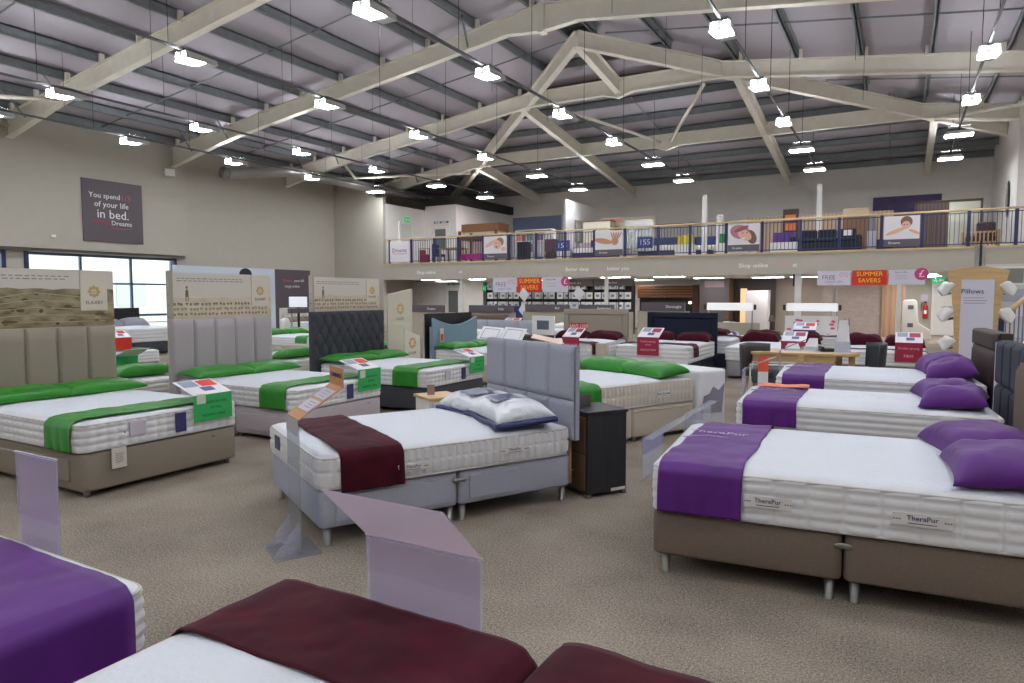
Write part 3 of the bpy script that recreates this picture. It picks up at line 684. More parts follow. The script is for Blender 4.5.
# sofa
t = thing('black_sofa', 'black upholstered sofa behind the mezzanine railing with a tag on it', 'sofa', (-2.2, 25.2, MZ))
m = mat('black_blue_fabric', (30, 36, 48), .8)
bx(-.95, .95, -.4, .4, .1, .42).obj('seat_base', m, t, bevel=.04)
for s_ in (-1, 0, 1): bx(s_*.6-.29, s_*.6+.29, -.42, .25, .42, .55).obj('seat_cushion', m, t, bevel=.05); bx(s_*.6-.29, s_*.6+.29, .2, .42, .5, .88).obj('back_cushion', m, t, bevel=.06)
for s_ in (-1, 1): bx(s_*.98-.09, s_*.98+.09, -.42, .4, .1, .62).obj('armrest', m, t, bevel=.04)
bx(.55, .8, -.44, -.425, .6, .78).obj('price_tag', M_card, t)
t = simple('display_shelves', 'orange lit dark shelf unit left of the black sofa upstairs', 'shelf unit', (-3.45, 26.0, MZ), [('carcass', hue((70, 50, 44)), [(-.25, .25, 0, .3, 0, 1.7)]), ('lit_shelf', mat('amber_light_paint', (220, 120, 60), .5), [(-.18, .18, -.02, 0, .6, .85), (-.18, .18, -.02, 0, .95, 1.2), (-.18, .18, -.02, 0, 1.3, 1.5)])])  # orange light on the shelves is put into their colour
t = thing('timber_wall_panelling', 'vertical pale timber panelling across the upstairs wall behind the sofa', 'wall panelling', (-3.6, 29.5, MZ))
bx(-2.0, 3.3, 0, .08, 0, 1.85).obj('panelling', wave_mat('pale_timber_boards', (190, 166, 142), (160, 136, 116), 2.2, 'X', .6, .5), t)
bx(1.6, 2.5, -.05, 0, 0, 2.0).obj('pale_board', hue((208, 186, 156)), t)
simple('brown_cabinet', 'brown wooden cabinet behind the sofa upstairs', 'cabinet', (-1.45, 27.5, MZ), [('body', hue((120, 86, 56)), [(-.4, .5, -.25, .25, 0, 1.5)]), ('door', hue((132, 96, 64)), [(-.36, .04, -.27, -.25, .05, 1.45)]), ('door', hue((132, 96, 64)), [(.06, .46, -.27, -.25, .05, 1.45)])])
simple('water_cooler', 'pale slim stand with grey top right of the black sofa upstairs', 'stand', (-.85, 25.3, MZ), [('body', hue((190, 190, 196)), [(-.14, .14, -.14, .14, 0, .75)], .02), ('bottle', hue((130, 130, 138)), [(-.1, .1, -.1, .1, .75, 1.25)], .04)])
simple('armchair', 'dark armchair beside the banner with the stretched person', 'armchair', (-.45, 25.2, MZ), [('seat', hue((34, 30, 52)), [(-.25, .25, -.3, .3, .0, .45)], .04), ('backrest', hue((34, 30, 52)), [(.05, .28, -.3, .3, .45, .95)], .05)])
t = simple('sliding_wardrobe', 'brown sliding wardrobe with mirrored door on the mezzanine', 'wardrobe', (1.25, 26.2, MZ), [('carcass', hue((74, 52, 44)), [(-.9, .95, 0, .6, 0, 1.72)]), ('door', wave_mat('walnut_boards', (112, 92, 84), (94, 76, 70), 3, 'X', .5, .3), [(-.84, .02, -.03, 0, .05, 1.64)]), ('door', mat('pale_mirror', (206, 206, 190), .2, .5), [(.04, .88, -.03, 0, .05, 1.64)])])
t = thing('slatted_chair', 'light wooden slatted armchair with brown cushion at the right of the mezzanine', 'chair', (2.05, 24.75, MZ))
g = G(); g.box(-.45, -.4, -.3, .3, 0, .55); g.box(.4, .45, -.3, .3, 0, .6); g.box(-.45, .45, -.3, -.26, .5, .55); g.box(-.45, .45, -.3, .3, .2, .25)
for k in range(8): g.box(-.36+k*.1, -.32+k*.1, -.29, -.27, .05, .5)
g.obj('frame', hue((196, 164, 120)), t)
bx(-.38, .38, -.22, .28, .25, .42).obj('seat_cushion', hue((70, 44, 40)), t, bevel=.05)
o = bx(-.1, .38, .1, .28, .42, .85).obj('back_cushion', hue((70, 44, 40)), t, bevel=.06)
t = thing('round_mirror', 'oval dark framed mirror on the upstairs side wall', 'mirror', (2.97, 27.6, 4.75))
G().ell((0, 0, 0), (.03, .42, .6), 24, 12).obj('mirror_frame', M_dark, t, smooth=True); G().ell((-.025, 0, 0), (.012, .3, .48), 24, 12).obj('mirror_glass', mat('mirror', (176, 178, 176), .22, .6), t, smooth=True)

# ------------------------------------------------------------------ bed building kit (local x runs from the foot to the head)
def nz(x, y, z=0, s=1.): return noise.noise(Vector((x*s, y*s, z*s)))
def rrect(a, b, r, n, cnt=None):
    """points round a rounded rectangle centred on the origin, with arc length; fixed count per side and corner"""
    r = max(min(r, a, b), .001); nc = 6
    m = max(8, n-4*nc)
    if cnt is None: na = max(2, int(m/2*a/(a+b))); cnt = (na, max(2, m//2-na))
    na, nb = cnt; pts = []; s_ = 0
    sides = [((a, -b+r), (a, b-r), (1, 0), nb), ((a-r, b), (-a+r, b), (0, 1), na), ((-a, b-r), (-a, -b+r), (-1, 0), nb), ((-a+r, -b), (a-r, -b), (0, -1), na)]
    cs = [(a-r, b-r, 0), (-a+r, b-r, 90), (-a+r, -b+r, 180), (a-r, -b+r, 270)]
    for (p, q, nn, k), (cx, cy, a0) in zip(sides, cs):
        L_ = math.hypot(q[0]-p[0], q[1]-p[1])
        for i in range(k): pts.append((p[0]+(q[0]-p[0])*i/k, p[1]+(q[1]-p[1])*i/k, nn[0], nn[1], s_+L_*i/k))
        s_ += L_
        for i in range(nc):
            an = R(a0+90*i/nc); pts.append((cx+r*math.cos(an), cy+r*math.sin(an), math.cos(an), math.sin(an), s_+r*R(90*i/nc)))
        s_ += r*PI/2
    return pts
def ringbox(L, w, rad, prof, n=200, disp=None, topn=0., seed=0, crown=0.):
    """rounded box from z-profile [(z, inset)], closed top and bottom; disp(s,z)->outward offset"""
    g = G(); cx = L/2; o = 0; n0 = n
    zt, it = prof[-1]
    rings = []
    m_ = max(8, n-24); na = max(2, int(m_/2*L/(L+w))); cnt = (na, max(2, m_//2-na)); n = 2*(cnt[0]+cnt[1])+24
    for z, ins in prof:
        P = rrect(L/2-ins, w/2-ins, max(rad-ins, .01), n, cnt); ring = []
        for x, y, nx, ny, s_ in P:
            d = disp(s_, z, x, y) if disp else 0
            ring.append((cx+x+nx*d, y+ny*d, z))
        rings.append(ring)
    ins = it
    for f in (.03, .07, .13, .22, .34, .48, .62, .78, .9, .98):
        i2 = it+(w/2-it)*f
        P = rrect(L/2-i2, w/2-i2, max(rad-i2, .01), n, cnt)
        rings.append([(cx+x, y, zt+crown*math.sin(min(1, f*2.2)*PI/2)+topn*nz(x+seed, y, seed, 3.2)*min(1, f*4)) for x, y, *_ in P])
    for r_ in rings: g.v += r_
    g.n = n
    m = len(rings)
    for i in range(m-1):
        for k in range(n):
            k2 = (k+1) % n; g.f.append((i*n+k, i*n+k2, (i+1)*n+k2, (i+1)*n+k))
    g.f.append(tuple(range(n-1, -1, -1))); g.f.append(tuple((m-1)*n+k for k in range(n)))
    return g
def lerp(a, b, t): return a+(b-a)*t
def mattress(name, label, loc, ang, L, w, z0, z1, style='tuft', sidem=None, rad=.07, n=240, group=None, patches=()):
    t = thing(name, label, 'mattress', loc, R(ang), group)
    h = z1-z0; K = 20
    def disp(s_, z, x, y):
        u = (z-z0)/h
        e = .012*math.sin(PI*min(1, max(0, u)))
        if style == 'tuft':
            a = abs(math.sin(PI*s_/.085)); b = abs(math.sin(PI*(z-z0)/(h/4)))
            return e*.5+.017*(a**.45)*(b**.45)-.006
        if style == 'rows':
            b = abs(math.sin(PI*(z-z0)/(h/4))); return e*.5+.015*b**.5-.005
        if style == 'rib':
            return e*.6+(.012 if (int(s_/.03) % 2) else 0)*(1 if .10 < u < .46 or .58 < u < .92 else 0)
        if style == 'therapur':
            b = abs(math.sin(PI*(z-z0)/(h/5))); a = min(1, abs(math.sin(PI*s_/.17))*2.2)
            return e*.5+.017*(b**.4)*(.2+.8*a)-.005
        return e
    prof = [(z0, .03), (z0+.006, .008)]+[(lerp(z0+.012, z1-.03, k/K), 0) for k in range(K+1)]+[(z1-.02, .006), (z1-.008, .02), (z1-.001, .045)]
    g = ringbox(L, w, rad, prof, n, disp)
    nside = len(prof); n = g.n
    G2 = G(); G2.v = g.v[:n*nside]; G2.f = [f for f in g.f if max(f) < n*nside]
    G2.obj('side_border', sidem or M_side, t, smooth=True)
    gt = ringbox(L-.01, w-.01, rad, [(z1-.026, .006), (z1-.008, .016), (z1, .04), (z1+.005, .08)], n, None, .008, loc[0]*7, .012)
    gt.obj('quilted_top', M_matt, t, smooth=True)
    for zz in (z0+.010, z1-.022):
        P = rrect(L/2+.003, w/2+.003, rad, 96); pts = [(L/2+x, y, zz) for x, y, *_ in P]; pts.append(pts[0])
        G().tube(pts, .007, 6, caps=False).obj('piping', M_tape, t, smooth=True)
    return t
def side_label(t, x, side, z, w, L, body, ln=.2, h=.05, m=None, tm=None, sub=True, foot=False, size=None):
    """a sewn label on the long side (side=-1/1) or on the foot face; child of the mattress"""
    m = m or mat('sewn_label_cloth', (216, 212, 208), .7); tm = tm or M_ink
    if foot:
        p = bx(-.028, -.018, -ln/2, ln/2, -h/2, h/2).obj('sewn_label', m, t, loc=(0, x, z), bevel=.002)
        if body: text(body, size or h*.55, tm, p, (-.03, 0, h*.1), (R(90), 0, R(-90)))
    else:
        p = bx(-ln/2, ln/2, -.028, -.018, -h/2, h/2).obj('sewn_label', m, t, loc=(x, side*w/2, z), bevel=.002)
        if side > 0: p.rotation_euler = (0, 0, PI)
        if body: text(body, size or h*.55, tm, p, (0, -.03, h*.12), (R(90), 0, 0))
        if sub:
            bx(-ln*.24, ln*.24, -.0295, -.028, -h*.30, -h*.24).obj('fine_print', tm, p)
            for s_ in (-1, 1):
                g = G()
                for k in range(3): g.prism([(s_*ln*.42+.012*(k-1), -.0295, -.006), (s_*ln*.42+.012*(k-1)+.006, -.0295, 0), (s_*ln*.42+.012*(k-1), -.0295, .006), (s_*ln*.42+.012*(k-1)-.006, -.0295, 0)], (0, .0015, 0))
                g.obj('label_pattern', M_ink_g, p)
    return p
def divan(t, L, w, z0, z1, m, split=True, drawers=(), legs='leg', inset=.0, leg_xs=None, seamz=None, base_n=64):
    prof = [(z0, .015), (z0+.006, .004), (z0+.02, 0), (z1-.02, 0), (z1-.006, .005), (z1, .02)]
    halves = [(0, L/2-.004), (L/2+.004, L)] if split else [(0, L)]
    for a, b in halves:
        g = ringbox(b-a, w-2*inset, .045, prof, base_n); g.v = [(x+a, y, z) for x, y, z in g.v]
        g.obj('divan_base', m, t, smooth=True)
    for side, xa, xb, za, zc in drawers:
        g = G(); yy = side*(w/2-inset); e = side*.013
        g.box(xa, xb, min(yy-e, yy+e), max(yy-e, yy+e), za, zc)
        g.obj('drawer', m, t, bevel=.006)
    xs = leg_xs or [.07, L/2-.06, L/2+.06, L-.07]
    for x in xs:
        for s_ in (-1, 1):
            y = s_*(w/2-inset-.06)
            if legs == 'leg':
                G().lathe([(.026, 0), (.028, .004), (.021, .012), (.028, z0)], (x, y, 0), 16).obj('leg', M_chrome, t, smooth=True)
            else:
                G().lathe([(.02, 0), (.026, .01), (.03, .025), (.024, .045), (.01, z0+.005)], (x, y, 0), 12).obj('castor', M_chrome, t, smooth=True)
def headboard(t, L, w, z0, z1, m, style='panels', cols=4, rows=1, th=.07, x=None, name='headboard', split=.42, puff=.03):
    x = L+.005 if x is None else x
    hb = bx(x+th*.45, x+th, -w/2, w/2, z0, z1-(.13 if style == 'curved' else 0)).obj(name, m, t, bevel=.008)
    if style == 'panels':
        for i in range(cols):
            for j in range(rows):
                a = -w/2+w*i/cols; b = -w/2+w*(i+1)/cols; c = z0+(z1-z0)*j/rows; d = z0+(z1-z0)*(j+1)/rows
                if rows == 2:
                    c = [z0, z0+(z1-z0)*split][j]; d = [z0+(z1-z0)*split, z1][j]
                def fn(u, v):
                    q = (1-abs(2*u-1)**12)*(1-abs(2*v-1)**14)
                    return (x+th*.45-.012-puff*q**.5, a+.002+(b-a-.004)*u, c+.002+(d-c-.004)*v)
                g = G().grid(lambda u, v: fn(u, v), 16, 16); g.f = [tuple(reversed(f)) for f in g.f]
                g.obj('padded_panel', m, hb, smooth=True)
    elif style == 'tufted':
        nx, nz_ = 17, 7
        def fn(u, v):
            y = -w/2+w*u; z = z0+(z1-z0)*v
            q = ((1-abs(2*u-1)**12)*(1-abs(2*v-1)**10))**.5
            cw = w/nx; ch = (z1-z0)/nz_
            p = (y/cw+z/ch)*.5; r_ = (y/cw-z/ch)*.5
            k = abs(math.sin(PI*p))*abs(math.sin(PI*r_)); k2 = math.hypot(((y/cw+z/ch)*.5)-round((y/cw+z/ch)*.5), ((y/cw-z/ch)*.5)-round((y/cw-z/ch)*.5))
            return (x+th*.45-(.006+.05*k**.4*min(1, k2*3.5))*q, y, z)
        g = G().grid(fn, 170, 90); g.f = [tuple(reversed(f)) for f in g.f]; g.obj('buttoned_pad', m, hb, smooth=True)
        g = G(); cw = w/nx; ch = (z1-z0)/nz_
        for i in range(-20, 21):
            for j in range(0, 14):
                y = (i)*cw; z = j*ch
                if (i+j) % 2: continue
                if abs(y) < w/2-.05 and z0+.05 < z < z1-.04: g.ell((x+th*.45-.012, y, z), (.008, .012, .012), 8, 5)
        g.obj('button', m, hb, smooth=True)
    elif style == 'framed':
        b_ = .12
        for nm, (ya, yb, za, zc, d) in {'border_top': (-w/2, w/2, z1-b_, z1, .035), 'border_a': (-w/2, -w/2+b_, z0, z1-b_, .035), 'border_b': (w/2-b_, w/2, z0, z1-b_, .035)}.items():
            bx(x+th*.45-d, x+th*.45, ya, yb, za, zc).obj('padded_border', m, hb, bevel=.014, seg=3)
        bx(x+th*.45-.02, x+th*.45, -w/2+b_+.015, w/2-b_-.015, z0, z1-b_-.015).obj('padded_panel', m, hb, bevel=.012, seg=3)
    elif style == 'curved':
        pts = [(x+th*.4, -w/2, z0)]+[(x+th*.4, -w/2+w*k/20, z1+.04-.15*math.sin(PI*k/20)) for k in range(21)]+[(x+th*.4, w/2, z0)]
        g = G().prism(pts, (-.05, 0, 0)); g.obj('padded_panel', m, hb, bevel=.012)
    return hb
def pillow(name, label, loc, rz, a, b, h, m, seed, tilt=(0, 0), group=None, plump=.5, nu=34, nv=26):
    """a: half length along local y, b: half depth along local x"""
    def mk(sgn):
        def fn(u, v):
            p = 2*u-1; q = 2*v-1
            pin = 1-.10*(1-q*q)*abs(p)**3; pin2 = 1-.12*(1-p*p)*abs(q)**3
            x = b*q*pin2; y = a*p*pin
            t_ = (max(0, 1-p**4)*max(0, 1-q**4))**plump
            wr = .020*nz(p*1.5+seed, q*1.5, seed)+.004*nz(p*4+q*2, q*4-p*2, seed*2)
            wr += .006*math.sin((p*5+q*4)+3*nz(p+seed, q, 1.3))*abs(p*q)**.5
            z = h*(t_*1.0)+wr*t_**.5*(h/.14)*1.3
            return (x, y, z if sgn > 0 else -z*.28)
        return fn
    g = G(); g.grid(mk(1), nu, nv); g2 = G(); g2.grid(mk(-1), nu, nv)
    g.f = [tuple(reversed(f)) for f in g.f]
    g.add(g2.v, g2.f)
    o = g.obj(name, m, None, loc=loc, rot=(R(tilt[0]), R(tilt[1]), R(rz)), smooth=True)
    o.modifiers.new('w', 'WELD').merge_threshold = .0015
    return tag(o, label, 'pillow', group)
def throw(name, label, loc, ang, x0, x1, w, zt, hang0, hang1, m, seed=1, group=None, skew=0., crown=.016, nx=26, foot=None):
    """cloth strip laid across the bed from side y=-w/2 (hang0) to y=+w/2 (hang1); skew slides x with y"""
    rad = .05; path = []
    hw = w/2+.016
    def P(s_):      # s_: -1..1 -> (y, z)
        pass
    if hang0 > 0:
        for k in range(14): path.append((-hw, zt-hang0+(hang0-rad)*k/14, 0))
    for k in range(7):
        a = PI/2*k/6; path.append((-hw+rad-rad*math.cos(a), zt-rad+rad*math.sin(a), 0) if hang0 > 0 else (-hw+.05+rad*k/6, zt, 0))
    for k in range(1, 44): path.append((lerp(-hw+rad, hw-rad, k/44), zt, 1))
    for k in range(7):
        a = PI/2*k/6; path.append((hw-rad+rad*math.sin(a), zt-rad+rad*math.cos(a), 0) if hang1 > 0 else (hw-.05-rad*(6-k)/6, zt, 0))
    if hang1 > 0:
        for k in range(1, 15): path.append((hw, zt-rad-(hang1-rad)*k/14, 0))
    n = len(path)
    def fn(u, v):
        i = v*(n-1); k = min(int(i), n-2); f = i-k
        y = lerp(path[k][0], path[k+1][0], f); z = lerp(path[k][1], path[k+1][1], f)
        x = lerp(x0, x1, u)+skew*y/w*.5+.012*nz(y*3+seed, z*3, seed)*(1 if u in (0, 1) else 1)
        top = z > zt-.002; dep = max(0, zt-z)
        wr = .014*abs(nz(x*3+seed, y*4, seed))+.006*abs(nz(x*9, y*9, seed))
        if top:
            edge = 1-abs(y)/hw
            return (x, y, z+crown*min(1, edge*6)+wr)
        sg = -1 if y < 0 else 1
        fold = .010*abs(math.sin(x*26+seed+1.5*nz(x*4, z*4, seed)))*min(1, dep/.15)
        return (x, y+sg*(wr*.5+fold), z)
    g = G().grid(fn, nx, n-1)
    o = g.obj(name, m, None, loc=loc, rot=R(ang), smooth=True, solid=.004)
    return tag(o, label, 'throw', group)
def to_world(loc, ang, p):
    c, s_ = math.cos(R(ang)), math.sin(R(ang))
    return (loc[0]+p[0]*c-p[1]*s_, loc[1]+p[0]*s_+p[1]*c, loc[2]+p[2])
def ticket(label, loc, ang, y, zt, w=.38, colr=M_card_g, up=.13, drop=.14, lines=(), save=None, blocks=True, wt=None, tm=M_ink_w, tlen=.24, rise=.13, group=None, clear=False, xo=-.035):
    """sloped price ticket with a panel hanging over the foot of a mattress"""
    t = thing('ticket_stand', label, 'price ticket', to_world(loc, ang, (0, y, 0)), R(ang), group)
    z1 = zt+up; z0 = zt-drop; cm = M_acr if clear else colr
    bx(xo-.004, xo, -w/2, w/2, z0, z1).obj('hanging_panel', cm if not clear else M_acr2, t)
    p = G().prism([(xo, -w/2, z1), (xo+tlen, -w/2, z1+rise), (xo+tlen, -w/2, z1+rise+.004), (xo, -w/2, z1+.004)], (0, w, 0)).obj('sloped_panel', M_card if not clear else M_acr2, t)
    n = Vector((-rise, 0, tlen)).normalized()
    def patch(nm, u0, u1, v0, v1, m, par=p):   # u across (-.5...5), v up the slope (0..1)
        a = [Vector((xo+tlen*v, w*u, z1+.005+rise*v)) for u, v in ((u0, v0), (u1, v0), (u1, v1), (u0, v1))]
        G().prism(a, n*.002).obj(nm, m, par)
    if blocks:
        patch('printed_block', -.42, -.02, .52, .92, M_card_r if blocks != 'm' else M_card_m); patch('printed_block', .05, .42, .55, .95, mat('print_blue_grey', (150, 160, 180), .5))
        patch('printed_block', -.2, .1, .2, .46, mat('print_slate_blue', (84, 84, 130), .5)); patch('printed_block', .18, .45, .08, .4, M_card)
    else:
        patch('printed_block', -.4, .4, .2, .8, mat('print_pale_grey', (200, 200, 206), .5)) if not clear else None
    for i, (body, size, zz, uy) in enumerate(lines):
        text(body, size, tm, t, (xo-.005, uy*w, zt+zz), (R(90), 0, R(-90)), ext=.0006)
    bx(xo-.001, xo+.12, -.012, .012, zt-.3, zt-.294).obj('clip_bar', M_acr, t)
    if save:
        s_ = bx(xo+tlen, xo+tlen+.004, -w*.55, w*.45, z1+rise-.02, z1+rise+.1).obj('offer_strip', M_card_r, t)
        text(save, .085, M_ink_w, t, (xo+tlen-.002, -w*.05, z1+rise+.04), (R(90), 0, R(-90)))
    return t

# ------------------------------------------------------------------ the centre bed
LC, AC = (-3.70, 3.36, 0), 61.5
t = thing('divan_bed', 'pale grey divan bed with square padded headboard in the middle of the floor', 'bed', LC, R(AC))
divan(t, 1.96, 1.33, .125, .365, M_grey_f, True, [(-1, .1, .9, .16, .33), (-1, 1.06, 1.48, .16, .33)], leg_xs=[.06, .93, 1.03, 1.915])
g = G().tube([(.93, -.672, .31), (1.03, -.672, .31)], .012, 8); g.obj('link_bar', M_chrome, t)
for x in (.945, 1.015): G().lathe([(.02, 0), (.02, .008), (.008, .012)], (0, 0, 0), 12).obj('link_button', M_chrome, t, loc=(x, -.668, .31), rot=(R(90), 0, 0), smooth=True)
headboard(t, 1.95, 1.35, .47, 1.21, M_grey_f, 'panels', 4, 2, .08, split=.42, puff=.02)
bx(2.03, 2.05, -.55, -.45, .1, .9).obj('strut', M_oak, t); bx(2.03, 2.05, .45, .55, .1, .9).obj('strut', M_oak, t)
mt = mattress('mattress', 'white mattress with ribbed sides on the grey divan in the middle of the floor', LC, AC, 1.94, 1.35, .372, .595, 'rib', n=900)
side_label(mt, .62, -1, .455, 1.35, 1.94, 'TheraPur', .22, .05); side_label(mt, 1.42, -1, .475, 1.35, 1.94, 'TheraPur', .24, .05)
side_label(mt, .35, 0, .5, 1.35, 1.94, '', .12, .1, mat('sewn_label_dark', (70, 76, 96), .7), foot=True)
throw('throw', 'maroon velvet throw laid across the foot of the grey centre bed', LC, AC, .13, .56, 1.35, .597, .245, .12, M_maroon, 3)
M_sat = mat('shiny_plastic_wrap_white', (226, 228, 234), .22, bump=.9, bscale=22, spec=.6)
for k, (px, py, rz, sd) in enumerate([(1.60, .28, 4, 11), (1.54, -.26, -10, 17)]):
    w3 = to_world(LC, AC, (px+.06, py-.07, .66+.02*k))
    o = pillow('pillow', ['white wrapped pillow with navy underside, farther of the two on the centre bed', 'white wrapped pillow with navy edge, nearer of the two on the centre bed'][k], w3, AC+rz, .36, .24, .12, M_sat, sd, (0, -4))
    g = G().grid(lambda u, v: ((v*2-1)*.25*(1-.05*(1-(2*u-1)**2)), (u*2-1)*.37, -.012+.01*math.sin(9*u)), 20, 14); g.obj('navy_underside', mat('navy_satin', (34, 44, 100), .4), o, smooth=True, solid=.03)
    for (ua, ub, va, vb) in [(.30, .68, .18, .62)]:
        def fq(u, v):
            p = 2*lerp(ua, ub, u)-1; q = 2*lerp(va, vb, v)-1
            t_ = (max(0, 1-p**4)*max(0, 1-q**4))**.5
            return (.24*q*(1-.12*(1-p*p)*abs(q)**3), .36*p, .12*t_+.012)
        g = G().grid(fq, 8, 8); g.f = [tuple(reversed(f)) for f in g.f]; g.obj('navy_insert_card', mat('slate_blue_print', (78, 84, 120), .3), o, smooth=True)
# acrylic floor stand with an orange price card
B0 = to_world(LC, AC, (-.13, -.56, 0))
t = thing('floor_ticket_stand', 'clear acrylic floor stand with sloped orange price card at the foot of the centre bed', 'sign stand', B0, R(AC))
bx(-.16, .12, -.17, .17, 0, .006).obj('base_plate', M_acr2, t)
bx(-.004, .004, -.14, .14, .006, .84).obj('upright_panel', M_acr, t)
G().prism([(-.004, -.11, .006), (-.16, -.11, .006), (-.004, -.11, .2)], (0, .004, 0)).obj('gusset', M_acr2, t)
G().prism([(-.004, .106, .006), (-.16, .106, .006), (-.004, .106, .2)], (0, .004, 0)).obj('gusset', M_acr2, t)
p = G().prism([(0, -.14, .84), (.28, -.14, 1.02), (.28, -.14, 1.024), (0, -.14, .844)], (0, .28, 0)).obj('sloped_card', M_card_o, t)
n = Vector((-.18, 0, .28)).normalized()
def spatch(v0, v1, u0, u1, m, nm='printed_block'):
    G().prism([Vector((.28*v, u, .845+.18*v)) for u, v in ((u0, v0), (u1, v0), (u1, v1), (u0, v1))], n*.002).obj(nm, m, p)
spatch(.22, .52, -.115, .115, mat('print_lilac', (190, 186, 204), .5)); spatch(.58, .86, -.115, .115, mat('print_lilac', (190, 186, 204), .5))
for k in range(3): spatch(.30+.07*k, .32+.07*k, -.07, .05, M_ink_g, 'printed_line'); spatch(.64+.07*k, .66+.07*k, -.07, .05, M_ink_g, 'printed_line')
bx(.28, .284, -.14, .14, 1.02, 1.14).obj('header_card', M_card_o, t)
text('CLEARANCE', .04, M_ink, t, (.278, 0, 1.09), (R(90), 0, R(-90)))
bx(-.006, -.004, -.14, .14, .74, .84).obj('lower_card', mat('print_silver', (176, 172, 176), .4), t)
# black bedside cabinet and its little sign
t = thing('bedside_cabinet', 'tall black wooden bedside cabinet right of the grey headboard', 'cabinet', (-2.16, 5.13, 0), R(-32))
bx(-.19, .21, -.19, .19, .03, .665).obj('carcass', M_black_wood, t, bevel=.004); bx(-.20, .22, -.2, .2, .665, .69).obj('top_board', M_black_wood, t, bevel=.004)
for k in range(2): d_ = bx(-.17, .19, -.205, -.191, .06+.3*k, .345+.3*k).obj('drawer', mat('brown_edge_wood', (96, 72, 52), .5), t, bevel=.003); G().tube([(-.05, -.215, .2+.3*k), (.05, -.215, .2+.3*k)], .006, 6).obj('handle', M_chrome, d_)
for sx in (-.17, .19):
    for sy in (-.17, .17): bx(sx-.02, sx+.02, sy-.02, sy+.02, 0, .03).obj('foot', M_chrome, t)
bx(.2105, .212, .04, .18, .035, .06).obj('white_sticker', M_white, t)
t = thing('tabletop_sign_holder', 'small smoky acrylic sign holder standing on the black bedside cabinet', 'sign holder', (-2.22, 5.10, .69), R(40))
bx(-.055, .055, -.002, .002, 0, .1).obj('panel', mat('smoky_card', (98, 92, 92), .3), t); bx(-.055, .055, -.002, .05, 0, .004).obj('foot', M_acr2, t)
# small oak table behind the pillows of the centre bed
t = thing('bedside_table', 'small white bedside table with oak top behind the plastic wrapped pillows', 'table', (-4.3, 5.95, 0), R(60))
bx(-.2, .2, -.22, .22, .5, .53).obj('top_board', M_oak, t, bevel=.004); bx(-.18, .18, -.2, .2, .06, .5).obj('carcass', M_white, t, bevel=.004)
for k in range(2): bx(-.16, .16, -.215, -.2, .1+.2*k, .28+.2*k).obj('drawer', M_white, t, bevel=.003)
for sx in (-.15, .15):
    for sy in (-.17, .17): bx(sx-.02, sx+.02, sy-.02, sy+.02, 0, .06).obj('foot', M_oak, t)
o = bx(-.04, .04, -.003, .003, 0, .11).obj('ticket_card', hue((150, 120, 110)), None, loc=(-4.36, 5.9, .53), rot=(R(-12), 0, R(40))); tag(o, 'small brown ticket standing on the oak topped bedside table', 'price ticket')

# ------------------------------------------------------------------ right hand row: purple throws
LR = [((-1.26, 4.42, 0), 5.5, 1.4, .645), ((-1.28, 6.88, 0), 4, 1.22, .655), ((-1.23, 8.87, 0), 4, 1.46, .70)]
M_navy_f2 = mat('slate_blue_weave', (58, 62, 74), .9, var=.06, scale=60)
RN = ['nearest bed of the purple row', 'middle bed of the purple row', 'farthest bed of the purple row']
for i, (L, A_, w, zt) in enumerate(LR):
    t = thing('divan_bed', ['brown-grey divan bed on chrome legs, nearest of the purple row on the right', 'divan bed under the middle white mattress of the purple row', 'divan bed under the farthest white mattress of the purple row'][i], 'bed', L, R(A_))
    zb_ = .12 if i == 0 else .1; ztb = .372+.0*i if i < 2 else .43
    divan(t, 1.98, w-.02, zb_, ztb-.007, M_brown_f, True)
    if i == 0:
        G().ell((.99, -.692, .31), (.045, .006, .016), 16, 8).obj('link_plate', M_chrome, t, smooth=True)
    if i == 1: headboard(t, 2.08, 1.28, .3, 1.19, M_navy_f2, 'panels', 4, 2, .16, split=.55)
    if i == 2: headboard(t, 1.98, 1.4, .3, 1.22, M_choc, 'panels', 1, 2, .2, split=.8)
    if i == 0: headboard(t, 1.98, 1.44, .3, 1.18, M_brown_f, 'panels', 4, 1, .1)
    mt = mattress('mattress', 'white quilted mattress on the '+RN[i], L, A_, 1.98, w, ztb, zt, 'therapur', n=520 if i == 0 else 200)
    if i == 0:
        side_label(mt, .62, -1, .50, w, 1.98, 'TheraPur', .24, .065); side_label(mt, 1.33, -1, .50, w, 1.98, 'TheraPur', .26, .065)
    th_ = throw('throw', 'purple satin throw across the foot of the '+RN[i], L, A_, .075+.01*i, .53, w, zt, .262 if i == 0 else .20, .2, M_purple, 5+i*3, skew=.16)
    lt = text('TheraPur', .10, mat('silver_thread', (190, 160, 205), .4), th_, (.25, .18, zt+.034), (0, 0, R(-4)), ext=.0008)
    G().tube([(.05, -.02, zt+.03), (.2, .05, zt+.036), (.33, .02, zt+.036)], .004, 4).obj('embroidered_swirl', mat('silver_thread', (190, 160, 205), .4), th_)
P = [(1.74, .30, 8), (1.72, -.33, -3)], [(1.70, .28, 6), (1.70, -.24, -10)], [(1.72, .30, 4), (1.72, -.36, -6)]
for i in range(3):
    L, A_, w, zt = LR[i]
    for k, (px, py, rz) in enumerate(P[i]):
        pillow('pillow', 'purple pillow, %s one on the %s' % (['farther', 'nearer'][k], RN[i]), to_world(L, A_, (px, py, zt+.055)), A_+rz, .36 if i != 1 else .30, .245, .13 if i < 2 else .17, M_purple, 3+i*5+k*2, (0, -6 if i < 2 else -12))
o = throw('offer_cloth', 'red and orange printed cloth on the far side of the middle purple bed', (LR[1][0][0]-.03, LR[1][0][1]+.40, 0), 4, .08, .56, .32, .668, 0, 0, mat('red_orange_print', (206, 62, 48), .5, rgb2=(236, 150, 96), scale=7), 4)
